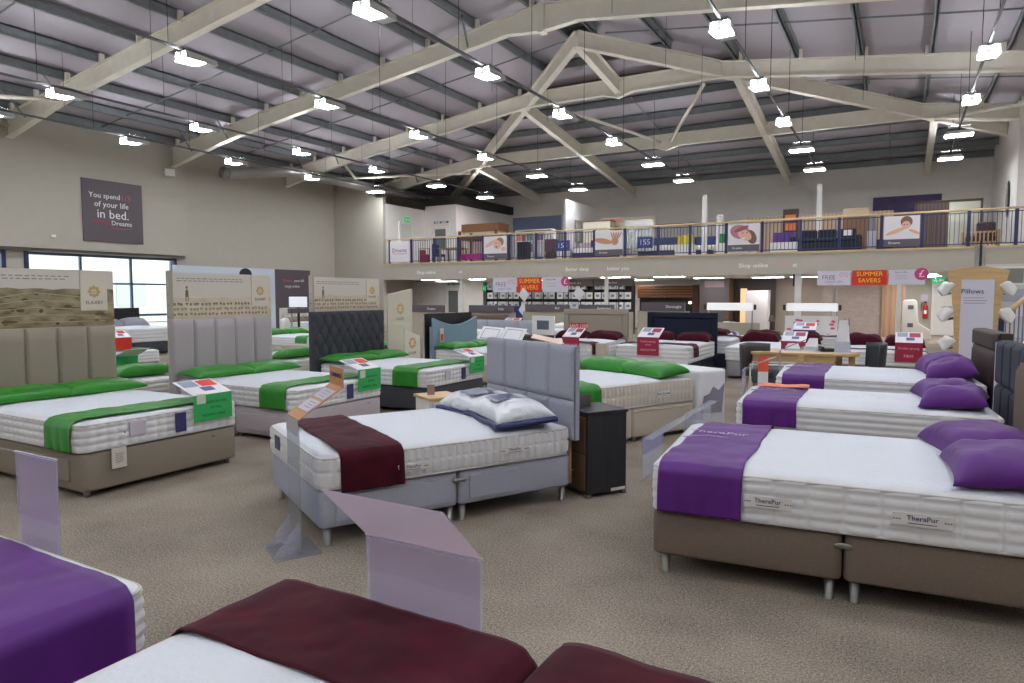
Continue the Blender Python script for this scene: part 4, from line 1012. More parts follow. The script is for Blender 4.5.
# hanging dust sheets between the headboards
for lab, x, y, m_ in [('pale lilac side board between the brown and the charcoal headboards', .93, 8.02, hue((206, 196, 214))), ('pale side board beside the near end of the charcoal headboard', .93, 6.1, hue((206, 196, 214)))]:
    o = bx(-.1, .06, -.05, .05, 0, 1.15).obj('side_board', m_, None, loc=(x, y, 0), rot=R(4), bevel=.01); tag(o, lab, 'display board')
# acrylic ticket stands at the feet of the purple beds
def clear_stand(label, loc, ang, y, zt, w=.26, h=.22, tl=.3, rise=.14, tint=None, xo=-.04, slope=None):
    t = thing('acrylic_ticket_holder', label, 'ticket holder', to_world(loc, ang, (0, y, 0)), R(ang))
    bx(xo-.004, xo, -w/2, w/2, zt-.16, zt+h).obj('hanging_panel', M_acr2, t)
    bx(xo-.006, xo-.0045, -w/2+.01, w/2-.01, zt+h*.35 if not isinstance(tint, bpy.types.Material) or tint != M_acr3 else zt-.15, zt+h-.01).obj('printed_insert', tint or hue((214, 204, 230)), t)
    G().prism([(xo, -w/2, zt+h), (xo+tl, -w/2, zt+h+rise), (xo+tl, -w/2, zt+h+rise+.004), (xo, -w/2, zt+h+.004)], (0, w, 0)).obj('sloped_panel', slope or M_acr2, t)
    bx(xo-.006, xo+.004, -w/2, w/2, zt+h-.003, zt+h+.005).obj('bent_edge', acrylic_mat('acrylic_rim', (240, 240, 244), .6), t)
    bx(xo, xo+.1, -.02, .02, zt-.16, zt-.155).obj('clip_bar', M_acr, t)
    return t
t = thing('acrylic_ticket_holder', 'long clear acrylic ticket holder along the foot of the nearest purple bed', 'ticket holder', (-1.36, 4.9, 0), R(0))
bx(-.003, .003, -.86, -.44, .44, .705).obj('hanging_panel', M_acr2, t); bx(-.0045, -.0032, -.85, -.45, .60, .70).obj('printed_insert', hue((214, 200, 230)), t)
bx(-.003, .003, .1, .9, .36, .72).obj('hanging_panel', M_acr2, t); bx(-.006, .05, -.86, .9, .705, .712).obj('clear_rail', M_acr2, t)
clear_stand('clear acrylic ticket holder at the foot of the middle purple bed', LR[1][0], LR[1][1], .2, .64)
clear_stand('clear acrylic ticket holder at the foot of the farthest purple bed', LR[2][0], LR[2][1], .3, .69, tint=hue((226, 90, 70)))

# ------------------------------------------------------------------ foreground beds
FB = [((-2.86, 1.37, 0), -90, 1.25, M_purple, 'the bed at the bottom left corner of the picture'), ((-1.345, 1.645, 0), -90, .99, M_maroon, 'the bed at the bottom middle of the picture'), ((-.31, 1.72, 0), -90, 1.0, M_maroon, 'the bed right of the bottom middle')]
for i, (L, A_, w, m_, nm) in enumerate(FB):
    t = thing('divan_bed', ['grey divan base under '+'the purple cloth at the bottom left corner', 'grey divan base under the maroon and white bed at the bottom middle', 'grey divan base under the maroon cloth, last bed at the bottom edge'][i], 'bed', L, R(A_))
    divan(t, 1.95, w-.02, .1, .365, M_grey_f, True)
    mattress('mattress', 'white quilted mattress of '+nm, L, A_, 1.95, w, .372, .605, 'therapur', n=220)
    throw('throw', ['purple velvet throw over ', 'maroon velvet throw across the foot of ', 'maroon velvet throw over the foot of '][i]+nm, L, A_, .035 if i else .06, [1.3, .44, .8][i], w, .607, .24, .24, m_, 21+i*7, skew=0)
clear_stand('clear acrylic ticket holder at the foot of the purple bed in the bottom left corner', FB[0][0], FB[0][1], -.17, .63, w=.32, h=.32, tl=.07, rise=.03, tint=M_acr3)
clear_stand('large clear acrylic ticket holder behind the maroon bed at the bottom middle', FB[1][0], FB[1][1], .04, .60, w=.46, h=.20, tl=.2, rise=.20, tint=M_acr3, xo=-.06, slope=M_acr3)

# ------------------------------------------------------------------ left row: green throws
GL = [((-5.50, 3.60, 0), 180, 1.44, 'the brown-grey bed nearest the shop window', M_taupe_f, M_taupe_h), ((-5.56, 5.80, 0), 180, 1.40, 'the second green bed from the left', M_mush_f, M_mush_f), ((-5.44, 8.0, 0), 180, 1.42, 'the bed with the black buttoned headboard', M_char_f, M_char_f), ((-5.5, 10.95, 0), 180, 1.45, 'the bed with the blue headboard', M_beige_f, M_blue_f)]
BL = ['brown-grey fluted headboard bed, first of the green row at the far left', 'grey divan bed with tall fluted mushroom headboard, second of the green row', 'charcoal divan bed with deep buttoned black headboard, third of the green row', 'beige divan bed with curved blue-grey headboard, fourth of the green row']
for i, (L, A_, w, nm, bm, hm) in enumerate(GL):
    t = thing('divan_bed', BL[i], 'bed', L, R(A_))
    divan(t, 1.98, w-.02, .05, .355, bm, False if i == 0 else True, [(1, .18, .85, .12, .3)] if i == 0 else [(1, .1, .9, .1, .28)] if i == 1 else [], 'castor')
    if i == 0: headboard(t, 1.98, 1.5, .3, 1.27, hm, 'panels', 5, 1, .08)
    if i == 1: headboard(t, 1.98, 1.5, .3, 1.31, hm, 'panels', 5, 1, .08)
    if i == 2: headboard(t, 1.98, 1.62, .3, 1.36, hm, 'tufted', th=.1)
    if i == 3: headboard(t, 1.98, 1.5, .3, 1.15, hm, 'curved', th=.08)
    mt = mattress('mattress', 'tufted white mattress on '+nm, L, A_, 1.97, w, .362, .60, 'tuft' if i != 9 else 'rows', n=440 if i == 0 else 340)
    side_label(mt, -.12 if i == 0 else -.12, 0, .485, w, 2, '', .10, .17, M_ink, foot=True)
    side_label(mt, .27, 0, .5, w, 2, '', .14, .11, mat('sewn_label_lilac', (196, 186, 200), .7), foot=True)
    if i == 0:
        d_ = bx(-.036, -.026, -.06, .06, -.165, .0).obj('hang_tag', hue((208, 200, 190)), mt, loc=(0, .44, .37)); 
        for k in range(6): bx(-.0375, -.036, -.035+.004*(k % 3), .035-.004*(k % 2), -.05-.014*k, -.045-.014*k).obj('printed_line', M_ink_g, d_)
        g = G()
        for yy in (-.6, -.1, .38): g.ell((-.022, yy, .485), (.006, .008, .008), 8, 5)
        g.obj('vent', M_chrome, mt)
    sk = [.10, .1, .12, .1][i]
    throw('throw', 'green throw over '+nm, L, A_, [.07, .10, .12, .1][i], [.46, .50, .55, .5][i], w, .602, .0 if i < 3 else 0, [.235, .23, .235, .2][i], M_green_d, 31+i*5, skew=sk)
    for k, (px, py, rz) in enumerate([(1.66, -.34, 3), (1.68, .36, -4)]):
        pillow('pillow', 'green pillow, %s one on %s' % (['farther', 'nearer'][k], nm), to_world(L, A_, (px, py, .648)), A_+rz, .42 if i != 2 else .42, .24, .085, M_green, 41+i*7+k*3, (0, -3))
    # sloped ticket with green panel at the foot
    if i < 3 or i == 3:
        ty = [-.44, -.44, -.46, -.46][i]
        tk = ticket('green price ticket on '+nm, L, A_, ty, .60, w=.40, colr=M_card_g, up=.10 if i != 1 else .12, drop=.14, lines=[('Luxury pocket', .042, .03, -.05), ('sprung', .042, -.02, -.05), ('MEDIUM / FIRM', .036, -.09, 0)], tlen=.3, rise=.10, tm=mat('ink_dark_green', (20, 110, 60), .6))
        bx(-.042, -.039, .08, .17, .62, .71).obj('logo_card', hue((206, 214, 196)), tk, bevel=.001)

# banner boards over the headboards (the field picture and the sheep picture)
def field_board(label, x, yc, w, z0, z1, kind):
    t = thing('banner_board', label, 'display board', (x, yc, 0))
    bx(-.03, 0, -w/2, w/2, .0, z1).obj('backing_board', M_board, t)
    bx(-.002, .004, -w/2+.004, w/2-.004, z0, z1).obj('printed_sheet', hue((222, 214, 204)), t)
    M_field = mat('sepia_field_'+kind, (178, 164, 132) if kind == 'a' else (222, 212, 194), .6, var=.0, rgb2=(112, 98, 68) if kind == 'a' else (206, 192, 166), scale=7, stretch=(1, .8, 1.8))
    h = z1-z0
    top = z0+h*(.66 if kind == 'a' else .46)
    pts = [(.005, -w/2+.004, z0+.004)]+[(.005, w/2-.004, z0+.004)]+[(.005, lerp(w/2-.004, -w/2+.004, k/16), top+.03*nz(k*.7, yc)) for k in range(17)]
    G().prism(pts, (.002, 0, 0)).obj('field_print', M_field, t)
    rnd = random.Random(int(yc*10))
    if kind == 'a':
        g = G()
        for k in range(46):
            f = rnd.random(); y = -w/2+.08+rnd.random()*(w-.2); z = z0+h*(.05+.57*f); q = 1.2-f; g.ell((.0075, y, z), (.003, (.015+.06*rnd.random())*q, (.008+.022*rnd.random())*q), 8, 5)
        g.obj('hedgerow_pattern', hue((92, 80, 56)), t)['kind'] = 'stuff'
        g = G()
        for k in range(5): g.tube([(.008, -w/2+.1, z0+.03+.05*k), (.008, 0, z0+.06+.075*k), (.008, w/2-.1, z0+.05+.06*k)], .004, 4)
        g.obj('track_print', hue((190, 176, 140)), t)
    else:
        for row in range(3):
            g = G()
            for k in range(26):
                y = -w/2+.06+(w-.12)*(k+.5*rnd.random())/26; z = z0+h*(.1+.11*row)+.01*rnd.random(); g.ell((.0075, y, z), (.003, .02, .014), 8, 5); g.box(.006, .009, y-.012, y-.007, z-.025, z); g.box(.006, .009, y+.007, y+.012, z-.025, z)
            g.obj('sheep_print', hue([(158, 136, 102), (172, 150, 116), (140, 122, 92)][row]), t)
        g = G(); y = -w/2+.25; z = z0+h*.56; g.ell((.0075, y, z), (.003, .022, .05), 8, 6); g.ell((.0075, y, z+.07), (.003, .015, .018), 8, 6); g.box(.006, .009, y-.02, y-.01, z-.1, z); g.box(.006, .009, y+.01, y+.02, z-.1, z)
        g.obj('shepherd_print', hue((130, 108, 74)), t)
    g = G()
    for r_ in range(2):
        y = -w/2+.12
        while y < w/2-.5:
            q = .03+.04*rnd.random(); g.box(.005, .0065, y, y+q, z1-.075-.03*r_, z1-.065-.03*r_); y += q+.02
    g.obj('printed_line', hue((150, 138, 124)), t)
    lg = t
    yy = w/2-.22 if kind == 'a' else w/2-.2
    bx(.006, .02, yy-.14, yy+.14, z0+h*.28, z1-.005).obj('logo_card', hue((226, 216, 200)), t)
    cr = bx(.02, .0205, -.001, .001, 0, .001)
    g = G(); z = z0+h*.62
    for k in range(8):
        a = PI*k/4; g.ell((.021, yy+.045*math.cos(a), z+.045*math.sin(a)), (.002, .02, .02), 8, 5)
    g.box(.02, .022, yy-.004, yy+.004, z-.06, z+.07); g.box(.02, .022, yy-.07, yy+.07, z-.006, z+.004)
    g.obj('crest_print', M_ink_gold, t)
    text('FLAXBY', .052, mat('ink_brown', (130, 112, 92), .6), t, (.022, yy, z0+h*.42), RY)
    return t
field_board('tall board with sepia field picture over the headboard at the far left', -7.62, 3.58, 1.66, 1.27, 1.87, 'a')
field_board('tall board with sheep picture over the mushroom grey headboard', -7.66, 5.86, 1.55, 1.31, 1.88, 'b')
field_board('tall board with sheep picture over the black buttoned headboard', -7.66, 8.15, 1.55, 1.36, 1.88, 'c')
# end boards that stand at the ends of the partitions
for lab, x, y, zt in [('narrow upright end board left of the mushroom grey headboard', -7.70, 5.10, 1.9), ('narrow upright end board left of the black buttoned headboard', -7.70, 7.38, 1.9), ('thin upright end board left of the blue headboard', -7.72, 10.12, 1.24)]:
    t = thing('end_board', lab, 'display board', (x, y, 0)); bx(.02, .09, -.02, .02, 0, zt).obj('board', mat('board_edge_beige', (176, 168, 154), .6), t)
    g = G()
    for k in range(9): g.tube([(.055, -.02, .5+k*.14), (.055, -.0215, .5+k*.14)], .008, 8)
    g.obj('fixing_hole', M_dark, t)
bx(-.04, 0, -.78, .78, 0, 1.26).obj('backing_board', M_dark, None, loc=(-7.62, 10.95, 0)); o = bpy.context.scene.objects['backing_board.003'] if 'backing_board.003' in bpy.data.objects else None
if o and not o.parent: o.name = 'black_backing_board'; tag(o, 'black backing board rising behind the curved blue headboard', 'display board')
t = thing('label_card', 'small red and white label stuck on the blue headboard', 'label', (-7.44, 10.42, .86)); bx(-.0, .004, -.06, .06, -.13, .13).obj('card', M_card, t); bx(.004, .006, -.045, .045, -.11, .02).obj('printed_block', hue((210, 90, 80)), t)
# cream side panels with crests right of the buttoned headboard
for k, (lab, x, y, w, za, zb2, sl, rz) in enumerate([('tall cream crest panel standing right of the black buttoned headboard', -7.5, 9.28, .66, 0, 1.62, .10, 0), ('low cream crest board in front of the tall cream panel', -7.15, 9.16, .42, 0, 1.05, -.14, 0)]):
    t = thing('crest_panel', lab, 'display board', (x, y, 0), R(rz))
    G().prism([(0, -w/2, za), (0, w/2, za), (0, w/2, zb2+sl), (0, -w/2, zb2)], (-.02, 0, 0)).obj('board', hue((218, 214, 194) if k == 0 else (230, 224, 210)), t)
    g = G(); z = zb2-.25
    for q in range(8): g.ell((.003, .07*math.cos(PI*q/4), z+.07*math.sin(PI*q/4)), (.002, .03, .03), 8, 5)
    g.box(.001, .004, -.1, .1, z-.005, z+.006); g.obj('crest_print', M_ink_gold, t)
    text('FLAXBY', .06, mat('ink_brown', (130, 112, 92), .6), t, (.003, 0, z-.17), RY)
# small tables and lamps, second row of beds behind the headboards (facing the shop window)
def back_bed(i, label, loc, ang, w, L, base, throwm, pillm, hb=None, zt=.58, hbz=1.2, hbstyle='framed', labels=None, xo0=.1, xo1=.5, npil=2, style='rows', n=110, basez=.34, hang=(0.15, .15), legs='castor', throw_on=True, ph=.12, drawers=()):
    t = thing('divan_bed', label+', the bed itself' if False else label, 'bed', loc, R(ang))
    divan(t, L, w-.02, .05, basez, base, True, drawers, legs, base_n=40)
    if hb: headboard(t, L, w+.08, .3, hbz, hb, hbstyle, th=.08)
    nm = labels
    mattress('mattress', 'white mattress on '+nm, loc, ang, L, w, basez+.006, zt, style, n=n)
    if throw_on: throw('throw', throwm[1]+' throw over '+nm, loc, ang, xo0, xo1, w, zt+.002, hang[0], hang[1], throwm[0], 50+i*3, nx=14)
    for k in range(npil):
        y = 0 if npil == 1 else (-.36+.72*k)*(w/1.4)
        pillow('pillow', '%s pillow, %s one on %s' % (pillm[1], ['left', 'right'][k] if ang == 180 else ['right', 'left'][k] if ang == 90 else ['nearer', 'farther'][k], nm), to_world(loc, ang, (L-.32, y, zt+.04)), ang, .36*(w/1.4), .22, ph, pillm[0], 60+i*4+k, (0, -8), nu=20, nv=14)
    return t
GRN = (M_green_d, 'green satin'); GP = (M_green, 'green satin'); MAR = (M_maroon, 'maroon velvet')
back_bed(0, 'green dressed bed seen between the two left headboards', (-9.9, 5.4, 0), 0, 1.4, 1.98, M_taupe_f, GRN, GP, None, .58, 1.1, labels='the bed seen between the two left headboards')
back_bed(1, 'green dressed bed behind the mushroom headboard near the window', (-10.2, 8.2, 0), 0, 1.35, 1.98, M_taupe_f, GRN, GP, None, .58, labels='the bed behind the mushroom headboard')
back_bed(2, 'green dressed bed seen left of the black buttoned headboard', (-10.1, 10.4, 0), 0, 1.4, 1.98, M_beige_f, GRN, GP, None, .58, labels='the bed seen left of the black headboard')
back_bed(3, 'bed with green throw farther back left of the black headboard', (-12.4, 12.6, 0), 180, 1.4, 1.98, M_beige_f, GRN, GP, None, .58, labels='the far bed left of the black headboard')
back_bed(4, 'bed with black headboard and white pillows in front of the window', (-17.6, 11.3, 0), 180, 1.5, 1.98, M_char_f, (M_white, 'white'), (mat('grey_pillow', (150, 150, 160), .8), 'grey'), M_dark, .72, 1.24, 'framed', labels='the white bed in front of the window', throw_on=False, ph=.2)
back_bed(5, 'white buttoned headboard bed below the dark grey range panel', (-17.0, 17.6, 0), 180, 1.4, 1.98, M_beige_f, (M_white, 'white'), (mat('brown_pillow', (130, 116, 100), .8), 'brown'), mat('ivory_velvet', (214, 212, 204), .8), .66, 1.16, 'tufted', labels='the white buttoned headboard bed', throw_on=False, ph=.16)
back_bed(6, 'green dressed bed farther along the left wall by the window', (-12.2, 7.2, 0), 180, 1.4, 1.98, M_taupe_f, GRN, GP, None, .58, labels='the green bed by the window')
for lab, x, y, c in [('red and orange price tickets by the left window bed', -12.1, 8.3, None)]:
    ticket(lab, (-12.25, 7.2, 0), 180, 0, .72, .34, M_card_r, .12, .1, tlen=.25, rise=.12)
ticket('green ticket with card on the bed seen between the left headboards', (-9.9, 5.6, 0), 0, .3, .60, .36, M_card_g, .1, .16, tlen=.3, rise=.12)
# window lounge silhouette: black chair and white chair near the glass
simple('lounge_chair', 'black curved lounge chair beside the window bed', 'chair', (-16.2, 12.9, 0), [('seat', M_dark, [(-.3, .3, -.3, .3, .35, .5)], .06), ('backrest', M_dark, [(.15, .32, -.3, .3, .5, 1.15)], .08), ('pedestal', M_dark, [(-.05, .05, -.05, .05, 0, .35)])], R(35))
simple('lounge_chair', 'white lounge chair right of the black lounge chair', 'chair', (-15.5, 13.6, 0), [('seat', M_white, [(-.3, .3, -.3, .3, .35, .5)], .06), ('backrest', M_white, [(.15, .32, -.3, .3, .5, .95)], .08), ('pedestal', M_dark, [(-.05, .05, -.05, .05, 0, .35)])], R(35))
# monitor/white screen sign over grey header by the range panel
t = thing('display_screen', 'white framed screen on a dark stand below the range panel', 'screen', (-17.3, 16.1, 0), R(28)); bx(-.3, .3, -.02, .02, 1.22, 1.56).obj('screen', mat('screen_white', (232, 238, 246), .3, emit=(230, 238, 250), es=.4), t); bx(-.33, .33, .02, .05, 1.19, 1.59).obj('screen_frame', M_dark, t); bx(-.04, .04, .02, .05, 0, 1.2).obj('stand_post', M_dark, t); bx(-.2, .2, -.1, .2, 0, .02).obj('foot', M_dark, t)

# ------------------------------------------------------------------ green bed right of the centre bed
LG, AG = (-3.53, 6.44, 0), 64
t = thing('divan_bed', 'beige divan bed with green pillows right behind the grey padded headboard', 'bed', LG, R(AG))
divan(t, 1.96, 1.40, .05, .375, M_beige_f, True, [(-1, 1.0, 1.9, .33, .34)], 'castor')
mt = mattress('mattress', 'cream ribbed mattress with green pillows behind the grey padded headboard', LG, AG, 1.96, 1.40, .38, .65, 'rib', M_side_cream, n=640)
side_label(mt, 1.42, -1, .50, 1.4, 1.96, 'Rest Assured', .18, .07, M_side, M_ink_g)
throw('throw', 'green satin throw at the foot of the beige bed behind the grey headboard', LG, AG, .02, .50, 1.4, .652, .22, .1, M_green_d, 77)
for k, (px, py, rz) in enumerate([(1.62, .36, 6), (1.66, -.30, -4)]):
    pillow('pillow', 'shiny green pillow, %s of the two on the beige bed' % ['farther', 'nearer'][k], to_world(LG, AG, (px, py, .70)), AG+rz, .42, .24, .12, M_green, 81+k*4, (0, -5))
t = thing('wrapped_mattress', 'white plastic wrapped block standing at the head of the beige bed with green pillows', 'mattress', to_world(LG, AG, (2.0, -.1, 0)), R(AG))
bx(0, .5, -.62, .66, .02, .72).obj('wrapped_body', mat('white_plastic', (236, 236, 240), .35, bump=.3, bscale=9), t, bevel=.03)
G().prism([(.05, -.625, .22), (.42, -.625, .2), (.46, -.625, .55), (.36, -.625, .47), (.26, -.625, .52), (.2, -.625, .44), (.1, -.625, .42)], (0, -.006, 0)).obj('leaflet', mat('leaflet_lilac_grey', (150, 146, 164), .5), t)
# taupe and navy headboard beds of the maroon group
MG = mat('grey_divan_fabric', (150, 146, 150), .9)
back_bed(10, 'bed with tall framed taupe headboard and maroon pillows', (-5.85, 12.0, 0), 90, 1.45, 2.0, M_taupe_f, MAR, MAR, M_taupe_h, .66, 1.30, 'framed', 'the bed with the taupe framed headboard', .1, .5, hang=(.2, .2), ph=.14, n=160)
back_bed(11, 'navy divan bed with framed navy headboard and maroon pillows', (-4.02, 12.35, 0), 90, 1.42, 2.0, M_navy_f, MAR, MAR, M_navy_f, .66, 1.24, 'framed', 'the bed with the navy headboard', .25, .62, hang=(.22, .2), ph=.14, n=160)
back_bed(12, 'navy divan bed behind the navy headboard with white mattress', (-3.85, 15.0, 0), 90, 1.4, 2.0, M_navy_f, MAR, MAR, None, .64, labels='the bed behind the navy headboard', xo0=1.0, xo1=1.5, hang=(.25, .2), npil=1)
back_bed(13, 'pale grey divan bed with stacked maroon pillows left of the desk', (-2.12, 13.45, 0), 90, 1.55, 2.0, MG, MAR, MAR, None, .62, labels='the pale grey divan bed left of the desk', xo0=.1, xo1=.45, throw_on=False, ph=.2, n=160)
back_bed(14, 'brown divan bed with two maroon pillows behind the desk chairs', (-.25, 13.7, 0), 90, 1.42, 2.0, M_brown_f, MAR, MAR, None, .60, labels='the brown divan bed behind the desk chairs', throw_on=False, ph=.2, n=160)
o = throw('throw', 'thin maroon edging cloth on the brown divan bed behind the desk chairs', (-.25, 13.7, 0), 90, .25, .45, 1.42, .602, .02, .02, M_maroon, 91)
for k, (lab, L, y, zt, lines, sv) in enumerate([('maroon price ticket with red save strip on the taupe headboard bed', (-5.85, 12.0, 0), -.35, .66, [('Luxury pocket', .05, .0, 0)], 'SAVE £350'),
        ('maroon price ticket hanging on the navy headboard bed', (-4.02, 12.35, 0), .05, .68, [('Pocket sprung', .05, .06, 0), ('quilted', .04, 0, 0), ('MEDIUM FIRM', .05, -.1, 0)], None),
        ('maroon and white price ticket on the pale grey divan bed left of the desk', (-2.12, 13.45, 0), -.45, .62, [('Pocket sprung', .05, .02, 0)], None),
        ('maroon FIRM price ticket on the brown divan bed', (-.25, 13.7, 0), -.42, .64, [('Pocket sprung', .055, .04, 0), ('FIRM', .07, -.1, 0)], None)]):
    ticket(lab, L, 90, y, zt, w=.42 if k else .36, colr=M_card_m, up=.14, drop=.20 if k != 2 else .06, lines=lines, save=sv, blocks='m', tlen=.34, rise=.16, tm=mat('ink_pale_pink', (240, 190, 200), .6))
# pale stands leaning at the front of the maroon beds
for k, (x, y) in enumerate([(-4.5, 12.1), (-4.15, 12.05), (-3.35, 12.0), (-5.5, 11.7)]):
    t = thing('leaflet_holder', ['first white leaflet holder by the navy bed foot', 'second white leaflet holder by the navy bed foot', 'white leaflet holder at the right corner of the navy bed', 'leaflet holder by the taupe headboard bed'][k], 'leaflet holder', (x, y, 0), R(10))
    G().prism([(-.1, 0, 0), (.1, 0, 0), (.12, -.05, .46), (-.12, -.05, .46)], (0, .006, 0)).obj('panel', M_card, t); bx(-.1, .1, -.08, .08, 0, .006).obj('foot', M_acr2, t)
# far bed with violet ticket, white bedding and blue divan
back_bed(15, 'blue and white bed with violet ticket behind the navy headboard', (-4.6, 18.6, 0), 90, 1.5, 2.0, hue((60, 70, 140)), (hue((60, 66, 150)), 'blue'), (M_white, 'white'), None, .6, labels='the blue and white bed', ph=.2)
ticket('violet price ticket on the blue and white bed', (-4.6, 18.5, 0), 90, .1, .66, w=.5, colr=M_card_v, up=.16, drop=.22, lines=[('Memory foam', .06, .05, 0)], tlen=.34, rise=.16)
ticket('violet price ticket standing before the red flowered panel', (-1.9, 17.6, 0), 90, .05, .62, w=.5, colr=M_card_v, up=.16, drop=.3, lines=[], tlen=.3, rise=.16)
back_bed(16, 'white bed in front of the red flowered panel', (-1.9, 17.7, 0), 90, 1.4, 1.9, M_beige_f, MAR, MAR, None, .6, labels='the bed before the flowered panel', ph=.16)
# grey headboard bed with two white tilted price boards
back_bed(17, 'pale grey headboard bed with two white framed boards, behind the blue headboard', (-8.45, 12.35, 0), 90, 1.7, 2.0, M_grey_f, MAR, (M_white, 'white'), M_grey_f, .6, 1.0, 'panels', 'the pale grey headboard bed', throw_on=False)
for k, (x, y) in enumerate([(-7.4, 12.1), (-6.8, 12.0)]):
    t = thing('framed_price_board', ['left white framed board leaning on the pale grey bed', 'right white framed board leaning on the pale grey bed'][k], 'price board', (x, y, .80), R(8))
    p = bx(-.24, .24, -.003, .003, -.22, .22).obj('board', M_card, t, rot=(R(-52), R(4), 0))
    g = G(); pts = [(-.17, -.006, -.15), (.17, -.006, -.15), (.17, -.006, .15), (-.17, -.006, .15), (-.17, -.006, -.15)]
    g.tube(pts, .006, 4).obj('drawn_frame', M_ink_g, p); bx(-.02, .02, .0, .02, -.3, -.2).obj('stay', M_acr2, t)
    bx(-.01, .01, .02, .03, -.80, -.1).obj('support_post', M_acr2, t)
ticket('orange and red price ticket with save strip left of the white framed boards', (-8.45, 12.3, 0), 90, .35, .72, w=.5, colr=hue((226, 96, 50)), up=.1, drop=.12, lines=[], tlen=.3, rise=.2, save='SAVE £50')
t = simple('bedside_cabinet', 'dark cabinet with a white picture frame right of the pale grey headboard', 'cabinet', (-7.0, 13.4, 0), [('carcass', hue((70, 58, 52)), [(-.35, .35, -.2, .2, 0, .7)]), ('top_board', hue((84, 70, 62)), [(-.37, .37, -.22, .22, .7, .73)])])
t = thing('picture_frame', 'white frame with dark screen standing on the dark cabinet', 'picture frame', (-6.82, 13.4, .73), R(-8)); bx(-.3, .3, -.02, .02, 0, .42).obj('frame', M_white, t, bevel=.01); bx(-.16, .16, -.024, -.02, .12, .32).obj('screen', hue((90, 96, 112)), t)
t = thing('brochure', 'pale brochure lying over the top of the grey square headboard bed cabinet', 'brochure', (-5.5, 11.0, .80), R(20)); bx(-.3, .25, -.15, .15, 0, .012).obj('pages', hue((232, 206, 190)), t, rot=(R(10), R(12), 0)); bx(-.02, .02, -.02, .02, -.8, 0).obj('stand_post', M_acr2, t); bx(-.1, .1, -.1, .1, -.8, -.795).obj('foot', M_acr2, t)
t = simple('white_plinth', 'slim beige plinth between the taupe and navy headboards', 'plinth', (-4.98, 12.3, 0), [('body', hue((206, 194, 180)), [(-.1, .1, -.1, .1, 0, .68)], .01)])

# desk and chairs
t = thing('desk', 'oak topped half round desk behind the purple beds', 'desk', (-1.15, 11.3, 0), R(6))
pts = [(-.85, -.32, .70), (.35, -.34, .70)]+[(.35+.32*math.sin(PI*k/10), .0-.34*math.cos(PI*k/10), .70) for k in range(1, 10)]+[(.35, .34, .70), (-.85, .32, .70)]
G().prism(pts, (0, 0, .04)).obj('tabletop', M_oak, t, bevel=.006)
pts = [(-.80, -.28, .6), (.32, -.30, .6), (.32, -.28, .6), (-.80, -.26, .6)]
G().prism(pts, (0, 0, .1)).obj('apron', M_oak, t)
for x, y in ((-.78, -.26), (-.78, .26), (-.14, -.3), (.56, -.06), (.4, .26)): bx(x-.045, x+.045, y-.03, y+.03, 0, .70).obj('leg', M_oak, t, bevel=.004)
bx(-.08, .5, .1, .3, .08, .5).obj('drawer_unit', M_dark, t, bevel=.005)
def tub_chair(label, x, y, rz, m, legm):
    t = thing('tub_chair', label, 'chair', (x, y, 0), R(rz))
    bx(-.24, .24, -.24, .22, .38, .48).obj('seat', m, t, bevel=.03)
    g = G()
    def fn(u, v):
        a = PI*(.0+u); wv = .26; z = .38+v*(.5-.02*abs(math.cos(a)))
        return (wv*math.cos(a)*(1+.06*v), -.0-.0+(.16+.12*math.sin(a))*(1+.1*v)-.0, z)
    g.grid(fn, 20, 6).obj('backrest', m, t, smooth=True, solid=.05)
    for sx in (-1, 1):
        for sy in (-1, 1): G().tube([(sx*.19, sy*.17, .38), (sx*.23, sy*.23, 0)], [.022, .014], 8).obj('leg', legm, t, smooth=True)
    return t
tub_chair('dark grey tub chair with oak legs left of the desk', -1.72, 10.78, 60, hue((62, 58, 58)), M_oak)
tub_chair('black chair right of the desk', -.50, 11.85, -70, hue((48, 50, 56)), M_dark)
t = thing('low_grey_seat', 'dark grey seat with white metal frame under the left of the desk', 'seat', (-1.62, 10.75, 0), R(6)); bx(-.28, .28, -.2, .2, .3, .52).obj('seat', hue((80, 80, 86)), t, bevel=.03)
g = G(); g.tube([(-.3, -.2, .0), (-.3, -.2, .58), (.3, -.2, .58), (.3, -.2, 0)], .015, 8); g.tube([(-.3, .2, .0), (-.3, .2, .58), (.3, .2, .58), (.3, .2, 0)], .015, 8); g.obj('frame', M_white, t)
# things on the desk
def leaf_stack(label, x, y, h, w, rz, lean=.06):
    t = thing('leaflet_stand', label, 'leaflet stand', (x, y, .74), R(rz))
    G().prism([(-w/2, 0, 0), (w/2, 0, 0), (w/2*.7, lean, h), (-w/2*.4, lean, h*.97)], (0, .012, 0)).obj('leaflet', M_card, t); bx(-w/2, w/2, -.05, .08, 0, .006).obj('foot', M_card, t)
    bx(-w/2, w/2, -.03, -.024, 0, h*.35).obj('pocket', M_acr2, t)
leaf_stack('tall white leaflet stand near the rounded end of the desk', -.72, 11.3, .5, .22, 10)
leaf_stack('low white leaflet heap in the middle of the desk', -1.18, 11.45, .2, .24, -20)
leaf_stack('small curved white leaflet holder left on the desk', -1.42, 11.3, .12, .26, 15)
t = thing('telephone', 'dark telephone beside the tall leaflet stand on the desk', 'telephone', (-.95, 11.45, .74), R(20)); bx(-.1, .1, -.08, .08, 0, .05).obj('base', M_dark, t, bevel=.01); bx(-.1, -.05, -.1, .1, .05, .08).obj('handset', M_dark, t, bevel=.01)
